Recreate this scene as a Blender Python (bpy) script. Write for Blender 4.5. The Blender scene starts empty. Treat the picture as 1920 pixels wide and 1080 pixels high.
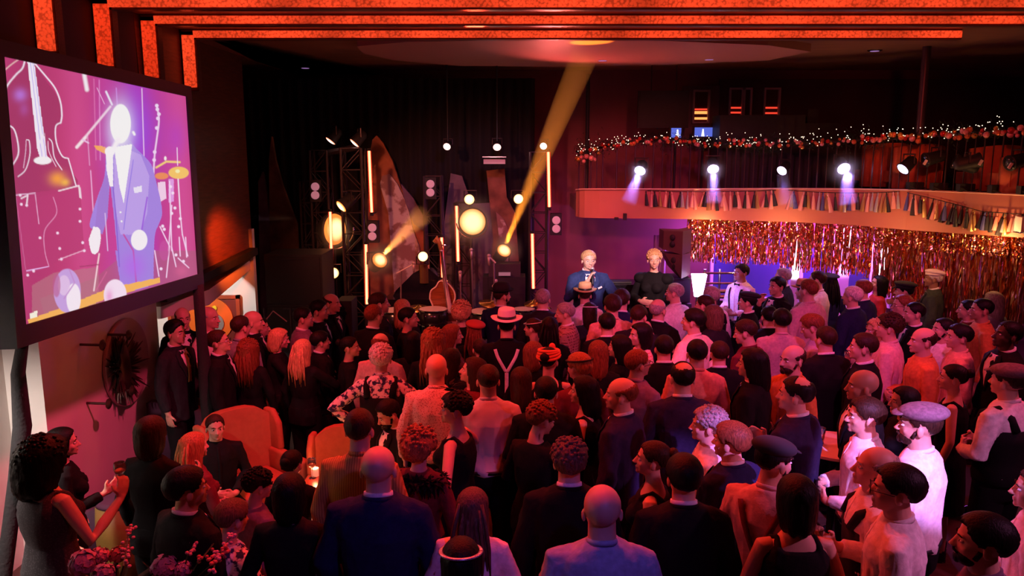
import bpy, math, random
import numpy as np
from math import radians as RAD, sin, cos, pi
from mathutils import Matrix, Vector
random.seed(7)
rng = np.random.default_rng(7)
SC = bpy.context.scene
COL = SC.collection

# ------------------------------------------------------------------ camera
CAMZ, PITCH, FPX = 3.4, RAD(9.8), 1480.0
cam_d = bpy.data.cameras.new('camera'); cam_d.sensor_width = 36.0; cam_d.lens = FPX / 1920 * 36
cam_d.clip_start = 0.05; cam_d.clip_end = 100
cam = bpy.data.objects.new('camera', cam_d); COL.objects.link(cam)
cam.location = (0, 0, CAMZ); cam.rotation_euler = (pi / 2 - PITCH, 0, 0)
SC.camera = cam

# ------------------------------------------------------------------ exposure, world
SC.view_settings.view_transform = 'Standard'; SC.view_settings.look = 'None'
SC.view_settings.gamma = 1; SC.view_settings.exposure = -0.12; SC.view_settings.use_curve_mapping = False
w = bpy.data.worlds.new('dark_room'); SC.world = w; w.use_nodes = True
w.node_tree.nodes['Background'].inputs[0].default_value = (0.06, 0.008, 0.02, 1)
w.node_tree.nodes['Background'].inputs[1].default_value = 0.35

def lamp(name, typ, loc, target, col, power, size=0.1, angle=60, blend=0.6, sy=None):
    d = bpy.data.lights.new(name, typ); d.color = col; d.energy = power
    if typ == 'SPOT':
        d.spot_size = RAD(angle); d.spot_blend = blend; d.shadow_soft_size = size
    elif typ == 'AREA':
        d.size = size
        if sy: d.shape = 'RECTANGLE'; d.size_y = sy
    else:
        d.shadow_soft_size = size
    o = bpy.data.objects.new(name, d); COL.objects.link(o); o.location = loc
    if target is not None:
        o.rotation_euler = (Vector(target) - Vector(loc)).to_track_quat('-Z', 'Y').to_euler()
    return o
RED, PINK, VIO, MAG, AMB, WRM = (1, .05, .02), (1, .12, .22), (.42, .16, 1), (.95, .13, .75), (1, .45, .10), (1, .80, .62)
# red wash from the ceiling rig over the crowd
lamp('red_wash_lamp', 'SPOT', (-3.0, 7.6, 4.6), (-0.9, 5.6, 1.5), RED, 330, .10, 110)
lamp('red_wash_lamp', 'SPOT', (-0.4, 8.9, 4.65), (0.5, 5.0, 1.5), RED, 300, .10, 100)
lamp('red_wash_lamp', 'SPOT', (2.6, 8.2, 4.6), (2.4, 5.2, 1.5), (1, .05, .03), 260, .10, 100)
lamp('pink_wash_lamp', 'SPOT', (-2.2, 4.2, 4.65), (-0.6, 8.6, 1.5), (1, .05, .06), 330, .10, 60)
lamp('pink_wash_lamp', 'SPOT', (1.0, 4.0, 4.65), (0.8, 9.2, 1.6), (1, .09, .20), 400, .10, 46)
lamp('magenta_wash_lamp', 'SPOT', (2.2, 3.6, 4.65), (2.9, 9.4, 1.5), (.95, .11, .52), 560, .10, 50)
lamp('magenta_wash_lamp', 'SPOT', (5.6, 5.8, 4.4), (3.6, 7.2, 1.5), (1, .08, .20), 300, .10, 80)
lamp('violet_wash_lamp', 'SPOT', (2.5, 0.5, 4.6), (2.52, 5.45, .98), (.72, .30, 1), 3600, .05, 10.5, .35)
lamp('violet_wash_lamp', 'SPOT', (2.9, 0.9, 4.6), (1.27, 5.2, 1.18), (.68, .24, 1), 2000, .05, 7.5, .4)
lamp('rose_wash_lamp', 'SPOT', (5.4, 2.2, 4.6), (2.7, 4.4, 1.1), (.95, .24, .60), 520, .10, 44)
lamp('red_down_lamp', 'SPOT', (-1.2, 5.3, 4.7), (-1.0, 4.6, 1.5), (1, .035, .02), 340, .08, 80)
lamp('red_down_lamp', 'SPOT', (0.6, 5.4, 4.7), (0.6, 4.8, 1.5), (1, .035, .02), 300, .08, 80)
lamp('red_down_lamp', 'SPOT', (2.2, 6.6, 4.7), (2.3, 6.2, 1.5), (1, .04, .03), 170, .08, 80)
lamp('flower_fill_lamp', 'SPOT', (-1.3, 2.4, 4.6), (-2.0, 3.8, 1.2), (1, .14, .4), 60, .08, 30)  # unseen pink spot added to lift the dark flowers
lamp('violet_wash_lamp', 'SPOT', (1.2, 0.6, 4.6), (-0.3, 4.0, .75), (.30, .14, 1), 150, .08, 34)
# white and amber key on the stage
lamp('stage_key_lamp', 'SPOT', (0.6, 4.6, 4.6), (1.03, 10.35, 1.85), (1, .80, .90), 3000, .05, 8, .7)
lamp('stage_key_lamp', 'SPOT', (2.2, 5.0, 4.6), (1.87, 10.4, 1.75), (1, .62, .55), 2600, .05, 8.5, .7)
lamp('stage_amber_lamp', 'SPOT', (-2.6, 8.0, 4.6), (-0.8, 12.4, 1.6), (1, .25, .13), 420, .1, 60)
lamp('stage_violet_lamp', 'SPOT', (0.0, 8.6, 4.6), (-0.4, 12.4, 2.2), (.6, .25, .8), 110, .1, 50)
lamp('stage_pink_lamp', 'SPOT', (1.0, 8.6, 4.6), (1.6, 13.8, 1.6), (1, .09, .22), 120, .1, 52)
lamp('ceiling_fill_lamp', 'SPOT', (0.6, 11.9, 3.6), (1.6, 10.2, 4.7), (1, .15, .13), 110, .1, 120)  # unseen fill spot added to brighten the oval ceiling panel
lamp('bar_magenta_lamp', 'POINT', (5.4, 13.3, 2.2), None, (.75, .12, 1), 260, .2)
lamp('bar_violet_lamp', 'POINT', (3.4, 13.4, 1.9), None, (.50, .12, 1), 60, .2)
lamp('wall_pink_lamp', 'SPOT', (-0.9, 5.0, 4.5), (-3.8, 6.9, 1.2), (1, .06, .16), 620, .1, 62)
lamp('wall_wood_lamp', 'SPOT', (-2.9, 9.4, 2.7), (-3.8, 10.3, 2.2), (1, .10, .01), 420, .1, 46, .9)
lamp('balcony_orange_lamp', 'SPOT', (2.2, 8.2, 4.5), (2.4, 12.3, 2.6), (1, .14, .10), 170, .1, 50)
lamp('balcony_orange_lamp', 'SPOT', (4.0, 6.6, 4.5), (5.0, 10.6, 2.6), (1, .10, .07), 130, .1, 60)
lamp('balcony_pink_lamp', 'SPOT', (0.2, 9.6, 4.4), (1.3, 12.5, 2.6), (1, .24, .16), 150, .1, 20)
for q_ in ((5.0, 10.5, 2.30), (6.0, 9.75, 2.32), (3.9, 11.4, 2.28), (2.9, 11.95, 2.26)): lamp('fringe_fill_lamp', 'POINT', q_, None, (1, .45, .15), 13, .03)  # unseen points added to make the foil strips sparkle

# ------------------------------------------------------------------ pixel rays onto real planes of the room
cp, sp_ = cos(PITCH), sin(PITCH)
def ray(px, py):
    cx, cy = (px - 960) / FPX, (540 - py) / FPX
    return np.array([cx, cp + cy * sp_, -sp_ + cy * cp])
O = np.array([0, 0, CAMZ])
def at_z(px, py, z): r = ray(px, py); return O + r * ((z - CAMZ) / r[2])
def at_y(px, py, y): r = ray(px, py); return O + r * (y / r[1])
def at_x(px, py, x): r = ray(px, py); return O + r * (x / r[0])
def proj(P):
    P = np.asarray(P, float) - O
    X, Y, Z = P[..., 0], P[..., 1], P[..., 2]
    f = Y * cp - Z * sp_; u = Y * sp_ + Z * cp
    return 960 + FPX * X / f, 540 - FPX * u / f

# ------------------------------------------------------------------ materials
MATS = {}
def mat(name, col=(.5, .5, .5), rough=.6, metal=0., emit=None, es=0., noise=0., nscale=12., bump=0., kind=None, col2=None, alpha=1., sss=0., scale=None, coat=0.):
    if name in MATS: return MATS[name]
    m = bpy.data.materials.new(name); m.use_nodes = True; MATS[name] = m
    nt = m.node_tree; N = nt.nodes; L = nt.links; b = N['Principled BSDF']
    b.inputs['Base Color'].default_value = (*col, 1); b.inputs['Roughness'].default_value = rough
    b.inputs['Metallic'].default_value = metal
    if name.startswith(('cloth_', 'hair_')) and 'sequin' not in name: b.inputs['Specular IOR Level'].default_value = .16
    if coat: b.inputs['Coat Weight'].default_value = coat
    if alpha < 1: b.inputs['Alpha'].default_value = alpha
    tc = N.new('ShaderNodeTexCoord'); mp = N.new('ShaderNodeMapping'); L.new(tc.outputs['Object'], mp.inputs[0])
    if scale: mp.inputs['Scale'].default_value = scale
    def ramp(fac, stops):
        r = N.new('ShaderNodeValToRGB'); e = r.color_ramp.elements
        while len(e) < len(stops): e.new(.5)
        for i, (p, c) in enumerate(stops): e[i].position = p; e[i].color = (*c, 1)
        L.new(fac, r.inputs[0]); return r.outputs[0]
    d = lambda c, k: tuple(min(1, x * k) for x in c)
    c2 = col2 or d(col, .3)
    if kind == 'stripes':
        t = N.new('ShaderNodeTexWave'); t.inputs['Scale'].default_value = nscale; L.new(mp.outputs[0], t.inputs[0])
        L.new(ramp(t.outputs['Fac'], [(.42, col), (.55, c2)]), b.inputs['Base Color'])
    elif kind == 'plaid':
        t = N.new('ShaderNodeTexWave'); t.inputs['Scale'].default_value = nscale; L.new(mp.outputs[0], t.inputs[0])
        t2 = N.new('ShaderNodeTexWave'); t2.bands_direction = 'Z'; t2.inputs['Scale'].default_value = nscale; L.new(mp.outputs[0], t2.inputs[0])
        ad = N.new('ShaderNodeMath'); ad.operation = 'ADD'; L.new(t.outputs['Fac'], ad.inputs[0]); L.new(t2.outputs['Fac'], ad.inputs[1])
        L.new(ramp(ad.outputs[0], [(.4, col), (.9, c2)]), b.inputs['Base Color'])
    elif kind == 'dots':
        t = N.new('ShaderNodeTexVoronoi'); t.inputs['Scale'].default_value = nscale; L.new(mp.outputs[0], t.inputs[0])
        L.new(ramp(t.outputs['Distance'], [(.25, c2), (.42, col)]), b.inputs['Base Color'])
    elif kind == 'print':
        t = N.new('ShaderNodeTexNoise'); t.inputs['Scale'].default_value = nscale; t.inputs['Detail'].default_value = 3; L.new(mp.outputs[0], t.inputs[0])
        L.new(ramp(t.outputs['Fac'], [(.44, c2), (.52, col)]), b.inputs['Base Color'])
    elif kind == 'glow':     # backlit perforated panel
        t = N.new('ShaderNodeTexVoronoi'); t.inputs['Scale'].default_value = nscale; L.new(mp.outputs[0], t.inputs[0])
        o = ramp(t.outputs['Distance'], [(.0, emit), (.45, emit), (.8, d(emit, .5))])
        n2 = N.new('ShaderNodeTexNoise'); n2.inputs['Scale'].default_value = 1.3; L.new(mp.outputs[0], n2.inputs[0])
        mx = N.new('ShaderNodeMix'); mx.data_type = 'RGBA'; mx.blend_type = 'MULTIPLY'; mx.inputs[0].default_value = 1
        L.new(o, mx.inputs[6]); L.new(ramp(n2.outputs['Fac'], [(.35, (.45,) * 3), (.62, (1, 1, 1))]), mx.inputs[7])
        L.new(mx.outputs[2], b.inputs['Emission Color'])
    elif kind == 'lens':
        t = N.new('ShaderNodeTexGradient'); t.gradient_type = 'SPHERICAL'; mp.inputs['Scale'].default_value = (1 / nscale,) * 3; L.new(mp.outputs[0], t.inputs[0])
        L.new(ramp(t.outputs['Fac'], [(.0, col2), (.22, col2), (.62, emit)]), b.inputs['Emission Color'])
    elif kind == 'hair':
        mp.inputs['Scale'].default_value = (60, 60, 7)
        t = N.new('ShaderNodeTexNoise'); t.inputs['Scale'].default_value = 2.2; t.inputs['Detail'].default_value = 3; L.new(mp.outputs[0], t.inputs[0])
        L.new(ramp(t.outputs['Fac'], [(.3, d(col, .45)), (.7, d(col, 1.35))]), b.inputs['Base Color'])
        bp = N.new('ShaderNodeBump'); bp.inputs['Strength'].default_value = .6; bp.inputs['Distance'].default_value = .006
        L.new(t.outputs['Fac'], bp.inputs['Height']); L.new(bp.outputs[0], b.inputs['Normal'])
    elif kind == 'wood':
        mp.inputs['Scale'].default_value = scale or (1, 14, 14)
        t = N.new('ShaderNodeTexNoise'); t.inputs['Scale'].default_value = nscale; t.inputs['Detail'].default_value = 5; L.new(mp.outputs[0], t.inputs[0])
        L.new(ramp(t.outputs['Fac'], [(.3, d(col, .6)), (.7, d(col, 1.25))]), b.inputs['Base Color'])
    elif noise > 0:
        t = N.new('ShaderNodeTexNoise'); t.inputs['Scale'].default_value = nscale; t.inputs['Detail'].default_value = 4; L.new(mp.outputs[0], t.inputs[0])
        L.new(ramp(t.outputs['Fac'], [(.3, d(col, 1 - noise)), (.7, d(col, 1 + noise))]), b.inputs['Base Color'])
    if bump > 0:
        t = N.new('ShaderNodeTexNoise'); t.inputs['Scale'].default_value = nscale * 3; L.new(mp.outputs[0], t.inputs[0])
        bp = N.new('ShaderNodeBump'); bp.inputs['Strength'].default_value = bump; bp.inputs['Distance'].default_value = .01
        L.new(t.outputs['Fac'], bp.inputs['Height']); L.new(bp.outputs[0], b.inputs['Normal'])
    if emit is not None and es > 0:
        if kind not in ('glow', 'lens'): b.inputs['Emission Color'].default_value = (*emit, 1)
        b.inputs['Emission Strength'].default_value = es
    if sss:
        b.inputs['Subsurface Weight'].default_value = sss; b.inputs['Subsurface Radius'].default_value = (.012, .005, .003)
    return m

# ------------------------------------------------------------------ mesh builder
class MB:
    def __init__(s): s.v = []; s.f = []; s.m = []; s.n = 0
    def add(s, v, f, mi=0):
        v = np.asarray(v, float).reshape(-1, 3); s.v.append(v)
        s.f += [tuple(i + s.n for i in q) for q in f]; s.m += [mi] * len(f); s.n += len(v); return s
    def box(s, c, size, R=None, mi=0, taper=None):
        h = np.array(size) / 2
        v = np.array([(x, y, z) for z in (-1, 1) for y in (-1, 1) for x in (-1, 1)]) * h
        if taper: v[4:, 0] *= taper; v[4:, 1] *= taper
        if R is not None: v = v @ np.array(R).T
        return s.add(v + np.array(c), [(0, 2, 3, 1), (4, 5, 7, 6), (0, 1, 5, 4), (2, 6, 7, 3), (0, 4, 6, 2), (1, 3, 7, 5)], mi)
    def rings(s, R, mi=0, cap=True, close=False):
        k = len(R[0]); n = len(R); v = np.concatenate(R); f = []
        for i in range(n if close else n - 1):
            a, b = i * k, ((i + 1) % n) * k
            for j in range(k):
                q = (j + 1) % k; f.append((a + j, a + q, b + q, b + j))
        if cap and not close:
            f.append(tuple(range(k - 1, -1, -1))); f.append(tuple((n - 1) * k + j for j in range(k)))
        return s.add(v, f, mi)
    def tube(s, path, r, k=8, mi=0, flat=1.):
        P = [np.array(p, float) for p in path]; n = len(P)
        rr = r if hasattr(r, '__len__') else [r] * n; R = []; up = None
        for i in range(n):
            t = P[min(i + 1, n - 1)] - P[max(i - 1, 0)]; t = t / (np.linalg.norm(t) + 1e-9)
            if up is None: up = np.array([0, 0, 1.]) if abs(t[2]) < .9 else np.array([0, 1., 0])
            a = np.cross(up, t); a /= np.linalg.norm(a) + 1e-9; b = np.cross(t, a); up = b
            an = np.arange(k) * 2 * pi / k
            R.append(P[i] + rr[i] * (np.outer(np.cos(an), a) + flat * np.outer(np.sin(an), b)))
        return s.rings(R, mi)
    def ell(s, c, r, k=14, m=9, R=None, mi=0):
        rs = []
        for i in range(m + 1):
            e = -pi / 2 + pi * i / m
            if i == 0: e += .02
            if i == m: e -= .02
            an = np.arange(k) * 2 * pi / k
            p = np.stack([np.cos(an) * cos(e) * r[0], np.sin(an) * cos(e) * r[1], np.full(k, sin(e) * r[2])], 1)
            if R is not None: p = p @ np.array(R).T
            rs.append(p + np.array(c))
        return s.rings(rs, mi)
    def lathe(s, c, prof, k=24, axis=None, mi=0, sx=1., sy=1.):
        an = np.arange(k) * 2 * pi / k; rs = []
        M = np.eye(3)
        if axis is not None: M = np.array(Vector(axis).to_track_quat('Z', 'Y').to_matrix())
        for r, z in prof:
            p = np.stack([np.cos(an) * r * sx, np.sin(an) * r * sy, np.full(k, z)], 1) @ M.T
            rs.append(p + np.array(c))
        return s.rings(rs, mi)
    def prism(s, poly, d, mi=0):
        p = np.array(poly, float); d = np.array(d, float); k = len(p)
        f = [tuple(range(k)), tuple(range(2 * k - 1, k - 1, -1))] + [(j, j + k, (j + 1) % k + k, (j + 1) % k) for j in range(k)]
        return s.add(np.concatenate([p, p + d]), f, mi)
    def grid(s, G, th=None, mi=0):      # G: (n,m,3) sheet; th: thickness vector
        n, m, _ = G.shape
        f = [(i * m + j, i * m + j + 1, (i + 1) * m + j + 1, (i + 1) * m + j) for i in range(n - 1) for j in range(m - 1)]
        v = G.reshape(-1, 3)
        if th is None: return s.add(v, f, mi)
        k = n * m; T = np.asarray(th); v2 = v + (T.reshape(-1, 3) if T.size > 3 else T)
        f2 = [tuple(q + k for q in reversed(a)) for a in f]
        rim = [j for j in range(m)] + [i * m + m - 1 for i in range(1, n)] + [(n - 1) * m + j for j in range(m - 2, -1, -1)] + [i * m for i in range(n - 2, 0, -1)]
        f3 = [(rim[(i + 1) % len(rim)], rim[i], rim[i] + k, rim[(i + 1) % len(rim)] + k) for i in range(len(rim))]
        return s.add(np.concatenate([v, v2]), f + f2 + f3, mi)
    def mesh(s, name, mats=(None,), smooth=False):
        me = bpy.data.meshes.new(name); me.from_pydata(np.concatenate(s.v).tolist(), [], s.f)
        for m in mats: me.materials.append(m)
        if len(mats) > 1: me.polygons.foreach_set('material_index', s.m)
        if smooth: me.polygons.foreach_set('use_smooth', [True] * len(s.f))
        me.update(); return me
    def build(s, name, m, parent=None, smooth=False, loc=None):
        me = s.mesh(name, m if isinstance(m, (list, tuple)) else (m,), smooth)
        if loc is not None:
            me.transform(Matrix.Translation(-Vector(loc)))
        o = bpy.data.objects.new(name, me); COL.objects.link(o)
        if parent is not None:
            o.parent = parent
        if loc is not None: o.location = loc
        return o
def tag(o, label, cat, group=None, kind=None):
    o['label'] = label; o['category'] = cat
    if group: o['group'] = group
    if kind: o['kind'] = kind
    return o
def empty(name, loc=(0, 0, 0), label=None, cat=None, group=None):
    o = bpy.data.objects.new(name, None); COL.objects.link(o); o.location = loc; o.empty_display_size = .1
    if label: tag(o, label, cat, group)
    return o
def part(mb, name, m, root, smooth=False):       # world-space geometry under a root standing at root.location
    o = mb.build(name, m, root, smooth)
    l = Vector(root.location)
    p = root.parent
    while p is not None: l = l + Vector(p.location); p = p.parent
    o.data.transform(Matrix.Translation(-l)); return o
def struct(mb, name, m, smooth=False):
    o = mb.build(name, m, None, smooth); o['kind'] = 'structure'; return o
def Rz(a): return np.array(Matrix.Rotation(a, 3, 'Z'))
def Rx(a): return np.array(Matrix.Rotation(a, 3, 'X'))
def Ry(a): return np.array(Matrix.Rotation(a, 3, 'Y'))
def sstep(x): x = np.clip(x, 0, 1); return x * x * (3 - 2 * x)


# ------------------------------------------------------------------ room shell
XL, XR, YB, ZC = -3.8, 9.6, 14.0, 4.78
M_floor = mat('dark_parquet', (.07, .03, .025), .35, kind='wood', nscale=6)
M_white = mat('offwhite_paint', (.78, .72, .68), .7, noise=.04, nscale=3)
M_ceil = mat('satin_walnut_ceiling', (.42, .21, .13), .34, kind='wood', nscale=3, scale=(.5, 9, 9))
M_black = mat('matt_black', (.012, .011, .014), .6, noise=.2)
M_gloss = mat('gloss_black', (.012, .01, .014), .18)
M_plum = mat('plum_wall_paint', (.25, .075, .095), .7, noise=.12, nscale=1.5, bump=.1)
M_dark = mat('dark_plum_paint', (.05, .018, .03), .75, noise=.2, nscale=2)
M_drape = mat('black_velvet_drape', (.012, .009, .013), .95)
M_wood = mat('reddish_wood_panel', (.13, .04, .02), .45, kind='wood', nscale=4, scale=(1, 1, 12))
struct(MB().box((2.4, 7, -.05), (14.6, 15, .1)), 'floor', M_floor)
struct(MB().box((2.4, 7, ZC + .05), (14.6, 15, .1)), 'ceiling', M_ceil)
struct(MB().box((2.4, YB + .05, 2.4), (14.6, .1, 4.8)), 'wall_back', M_plum)
struct(MB().box((XR + .05, 7, 2.4), (.1, 14, 4.8)), 'wall_right', M_dark)
struct(MB().box((2.9, -.55, 2.4), (13.6, .1, 4.8)), 'wall_front', M_dark)
# left wall: near part in plain white, then the pink lit part stepped forward to separate the two lights, opening, wood wall above
Ye = at_x(302, 690, XL)[1]; Yw = at_x(84, 760, XL)[1]
struct(MB().box((XL - .35, 2.3, 1.2), (.1, 2 * (Yw - 2.3) + .1, 2.4)), 'wall_left', M_white)
struct(MB().box((XL - .2, (Yw + Ye) / 2, 1.2), (.4, Ye - Yw, 2.4)), 'wall_left_step', M_white)
struct(MB().box((XL - .2, (Ye - .5) / 2, 3.6), (.4, Ye + .5, 2.4)), 'wall_left_upper', M_dark)
# wood clad wall over the passage, with a lintel of white plaster
lin = [at_x(302, 598, XL), at_x(392, 572, XL), at_x(470, 505, XL)]
top = [at_x(302, 575, XL), at_x(392, 543, XL), at_x(474, 484, XL)]
b = MB(); Y1 = lin[2][1]
b.prism([lin[0], lin[1], lin[2], top[2], top[1], top[0]], (-.25, 0, 0)); struct(b, 'wall_left_lintel', M_white)
b = MB(); b.prism([top[0], top[1], top[2], (XL, top[2][1], ZC), (XL, Ye, ZC)], (-.25, 0, 0)); struct(b, 'wall_left_panelling', M_wood)
b = MB(); b.box((XL + .06, (Ye + Y1) / 2 + .0, (top[0][2] + top[2][2]) / 2 + .12), (.12, Y1 - Ye, .1), Rx(math.atan2(top[2][2] - top[0][2], Y1 - Ye))); struct(b, 'trim_1', M_black)
struct(MB().box((-4.75, (top[2][1] + YB) / 2, 2.4), (.2, YB - top[2][1], 4.8)), 'wall_left_stage', M_black)
# passage behind the opening
YA = 11.4
M_alc = mat('passage_white_paint', (.8, .78, .76), .7)
struct(MB().box((-5.2, YA, 1.1), (2.9, .1, 2.4)), 'wall_passage_back', M_alc)
struct(MB().box((-6.6, 9.8, 1.1), (.1, 3.4, 2.4)), 'wall_passage_side', mat('ochre_wall', (.5, .3, .1), .6, kind='wood', nscale=3))
struct(MB().box((-5.2, 9.8, -.05), (2.8, 3.4, .1)), 'floor_passage', M_floor)
struct(MB().box((-5.3, 9.8, 2.36), (2.9, 3.4, .1)), 'ceiling_passage', M_dark)
lamp('passage_lamp', 'POINT', (-4.75, 9.6, 2.2), None, (1, .86, .78), 170, .12)
# unseen lamp added behind the step to keep the near wall white
lamp('recess_fill_lamp', 'SPOT', (XL - .12, 4.2, 2.36), (XL - .28, 4.9, .8), (1, .84, .76), 230, .05, 110)
# framed roundel picture hanging in the passage
def P(px, py, y=YA - .06): return at_y(px, py, y)
r0 = P(385, 553)
pic = empty('framed_picture', tuple(P(395, 600, YA - .06)), 'framed picture of a large orange disc with a small yellow dot, behind the doorway crowd', 'picture')
a, c = P(318, 556), P(452, 640); W, H = c[0] - a[0], a[2] - c[2]; cx, cz = (a[0] + c[0]) / 2, (a[2] + c[2]) / 2
part(MB().box((cx, YA - .075, cz), (W, .03, H)), 'picture_panel', mat('dark_red_print', (.16, .015, .01), .5), pic)
b = MB()
for s in (-1, 1):
    b.box((cx + s * W / 2, YA - .085, cz), (.05, .06, H + .05)); b.box((cx, YA - .085, cz + s * H / 2), (W + .05, .06, .05))
part(b, 'picture_frame', mat('red_lacquer_frame', (.4, .06, .02), .4), pic)
q = P(397, 598); rr = P(439, 598)[0] - q[0]
part(MB().lathe((q[0], YA - .1, q[2]), [(rr, -.008), (rr, .008)], 40, (0, -1, 0)), 'orange_disc', mat('orange_print', (.75, .13, .01), .5), pic)
part(MB().lathe((q[0] + .06, YA - .12, q[2] - .05), [(rr * .42, -.008), (rr * .42, .008)], 32, (0, -1, 0)), 'inner_disc', mat('grey_print', (.2, .2, .2), .5), pic)
q = P(405, 576); part(MB().lathe((q[0], YA - .12, q[2]), [(.035, -.008), (.035, .008)], 20, (0, -1, 0)), 'yellow_dot', mat('yellow_print', (.9, .6, .02), .5), pic)

# ceiling ribs: red perforated light panels that run across the ceiling and fold down the left wall
M_glow = mat('backlit_red_panel', (.02, .01, .01), .6, emit=(1, .045, .010), es=1.15, kind='glow', nscale=42)
M_glow2 = mat('backlit_red_panel_bright', (.02, .01, .01), .6, emit=(1, .062, .016), es=1.35, kind='glow', nscale=42)
M_ribw = mat('rib_walnut', (.16, .06, .04), .35, kind='wood', nscale=5)
ribs = [(9.35, 70, 175, 1805), (8.35, 40, 153, None), (7.42, 4, 131, None), (6.5, 0, 101, None), (5.62, 0, 64, None), (4.7, 0, 40, None)]
for i, (Y, yt, yb, xe) in enumerate(ribs):
    zb = 4.12 + i * .02
    x1 = at_y(xe, 66, Y)[0] if xe else XR - .02
    rib = empty('ceiling_rib', (XL + .02, Y, ZC), ['red glowing ceiling rib next to the stage, end stopping short of the round column', 'red glowing ceiling rib second out from the stage', 'red glowing ceiling rib third out from the stage', 'red glowing wall strip fourth out from the stage, above the screen', 'red glowing wall strip fifth out from the stage, above the screen', 'red glowing ceiling rib nearest the camera'][i], 'light rib', 'folded red light ribs')
    x0 = XL + .02
    part(MB().box(((x0 + x1) / 2, Y + .07, ZC - .06), (x1 - x0, .10, .115)), 'rib_casing', M_ribw, rib)
    part(MB().box((x0 + .085, Y + .07, (zb + ZC) / 2 - .03), (.17, .10, ZC - zb)), 'upright_casing', M_ribw, rib)
    part(MB().box(((x0 + x1) / 2 + .07, Y + .01, ZC - .06), (x1 - x0 - .15, .02, .075)), 'light_strip', M_glow2 if i < 3 else M_glow, rib)
    part(MB().box((x0 + .08, Y + .01, (zb + ZC) / 2 - .03), (.135, .02, ZC - zb - .08)), 'upright_light_strip', M_glow2 if i in (0, 3) else M_glow, rib)
# lowered oval ceiling panel over the stage
ov = [at_z(x, y, 4.66) for x, y in [(670, 90), (760, 82), (1000, 78), (1250, 80), (1440, 88), (1520, 100), (1440, 116), (1250, 124), (1050, 128), (860, 126), (740, 116), (680, 103)]]
M_ovp = mat('pale_plaster_soffit', (.5, .25, .22), .5)
struct(MB().prism([(p[0], p[1], 4.68) for p in ov], (0, 0, .1)), 'ceiling_oval_panel', M_ovp)
cv = [(at_z(x, y, 4.6)[0], at_z(x, y, 4.6)[1]) for x, y in [(400, 92), (480, 128), (560, 152), (700, 172), (850, 178), (1000, 180)]]
M_bulk = mat('red_brown_bulkhead', (.22, .07, .05), .5)
struct(MB().prism([(x, y, 4.70) for x, y in cv] + [(cv[-1][0], 13.98, 4.70), (XL + .05, 13.98, 4.70), (XL + .05, cv[0][1], 4.70)], (0, 0, .07)), 'ceiling_bulkhead', M_bulk)
# ceiling fittings
for px, py, lb_ in [(1286, 43, 'small round ceiling fitting between the two longest red ribs'), (1640, 96, 'small round ceiling fitting near the oval panel, towards the round column'), (1700, 60, 'small round ceiling fitting close to the end of the shortest red rib'), (572, 117, 'small round ceiling fitting on the dark bulkhead over the stage drape'), (1330, 100, 'small round ceiling fitting on the pale oval panel, towards the balcony'), (1130, 102, 'small round ceiling fitting on the pale oval panel above the amber beam')]:
    p = at_z(px, py, ZC - .012)
    o = empty('ceiling_vent', (p[0], p[1], ZC - .10 if p[1] > 9.8 and p[0] < 2.9 else ZC - .012))
    tag(o, lb_, 'ceiling fitting', 'round ceiling fittings')
    part(MB().lathe(o.location, [(.07, 0), (.09, .004), (.10, .012)], 20), 'rim', mat('chrome', (.6, .55, .55), .2, 1), o)
    part(MB().lathe(o.location, [(.06, -.002), (.06, .01)], 16), 'lens', mat('downlight_lens', (.2, .1, .2), .2, emit=(.6, .3, .8), es=.5), o)

# stage platform and backdrop
ST = .30
b = MB(); b.prism([(-2.6, 10.0, 0), (2.3, 10.0, 0), (2.3, YB - .02, 0), (-2.6, YB - .02, 0)], (0, 0, ST)); struct(b, 'floor_stage', mat('stage_deck', (.03, .02, .02), .4))
def wavy(x0, x1, y, z0, z1, name, m, amp=.035, per=.16, th=.03):
    n = max(6, int((x1 - x0) / per * 6)); xs = np.linspace(x0, x1, n)
    G = np.zeros((2, n, 3)); G[:, :, 0] = xs; G[:, :, 1] = y + amp * np.sin(xs / per * 2 * pi) + amp * .4 * np.sin(xs * 17); G[0, :, 2] = z0; G[1, :, 2] = z1
    return MB().grid(G, (0, th, 0)).build(name, m, smooth=True)
dx0, dx1 = -4.6, at_y(1003, 200, 12.9)[0]
tag(wavy(dx0, dx1, 12.95, .32, 4.55, 'stage_drape', M_drape), 'black velvet drape hanging behind the whole stage', 'drape')
# painted mountain mural panels in front of the drape
def mural(pts, y, m, label):
    pp = [at_y(x, yy, y) for x, yy in pts]
    for q in pp:
        if q[2] < 1.85 and label.split()[0] not in ('narrow', 'dusky', 'small,'): q[2] = ST
    return tag(MB().prism(pp, (0, .09, 0)).build('mural_panel', m), label, 'mural panel', 'painted mountain scenery panels')
m_or = mat('mural_burnt_orange', (.36, .12, .06), .8, noise=.5, nscale=3, bump=.3)
m_wh = mat('mural_chalk_white', (.62, .5, .5), .8, kind='print', nscale=5, col2=(.30, .16, .15))
m_pu = mat('mural_dusk_purple', (.16, .09, .16), .8, noise=.5, nscale=3)
m_br = mat('mural_brown', (.24, .11, .07), .8, noise=.5, nscale=4)
mural([(683, 585), (688, 420), (692, 300), (698, 262), (706, 254), (718, 268), (735, 300), (752, 352), (775, 385), (800, 420), (812, 470), (815, 585)], 12.75, m_or, 'burnt orange painted mountain peak standing beside the stage truss')
mural([(722, 560), (742, 470), (728, 400), (712, 345), (716, 330), (730, 326), (745, 345), (764, 385), (774, 430), (786, 462), (795, 490), (782, 520), (770, 560)], 12.68, m_wh, 'chalk white painted mountain face on the orange peak')
mural([(752, 345), (775, 372), (796, 410), (798, 436), (776, 420), (760, 380)], 12.66, m_pu, 'dusky purple painted ridge beside the white mountain face')
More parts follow.
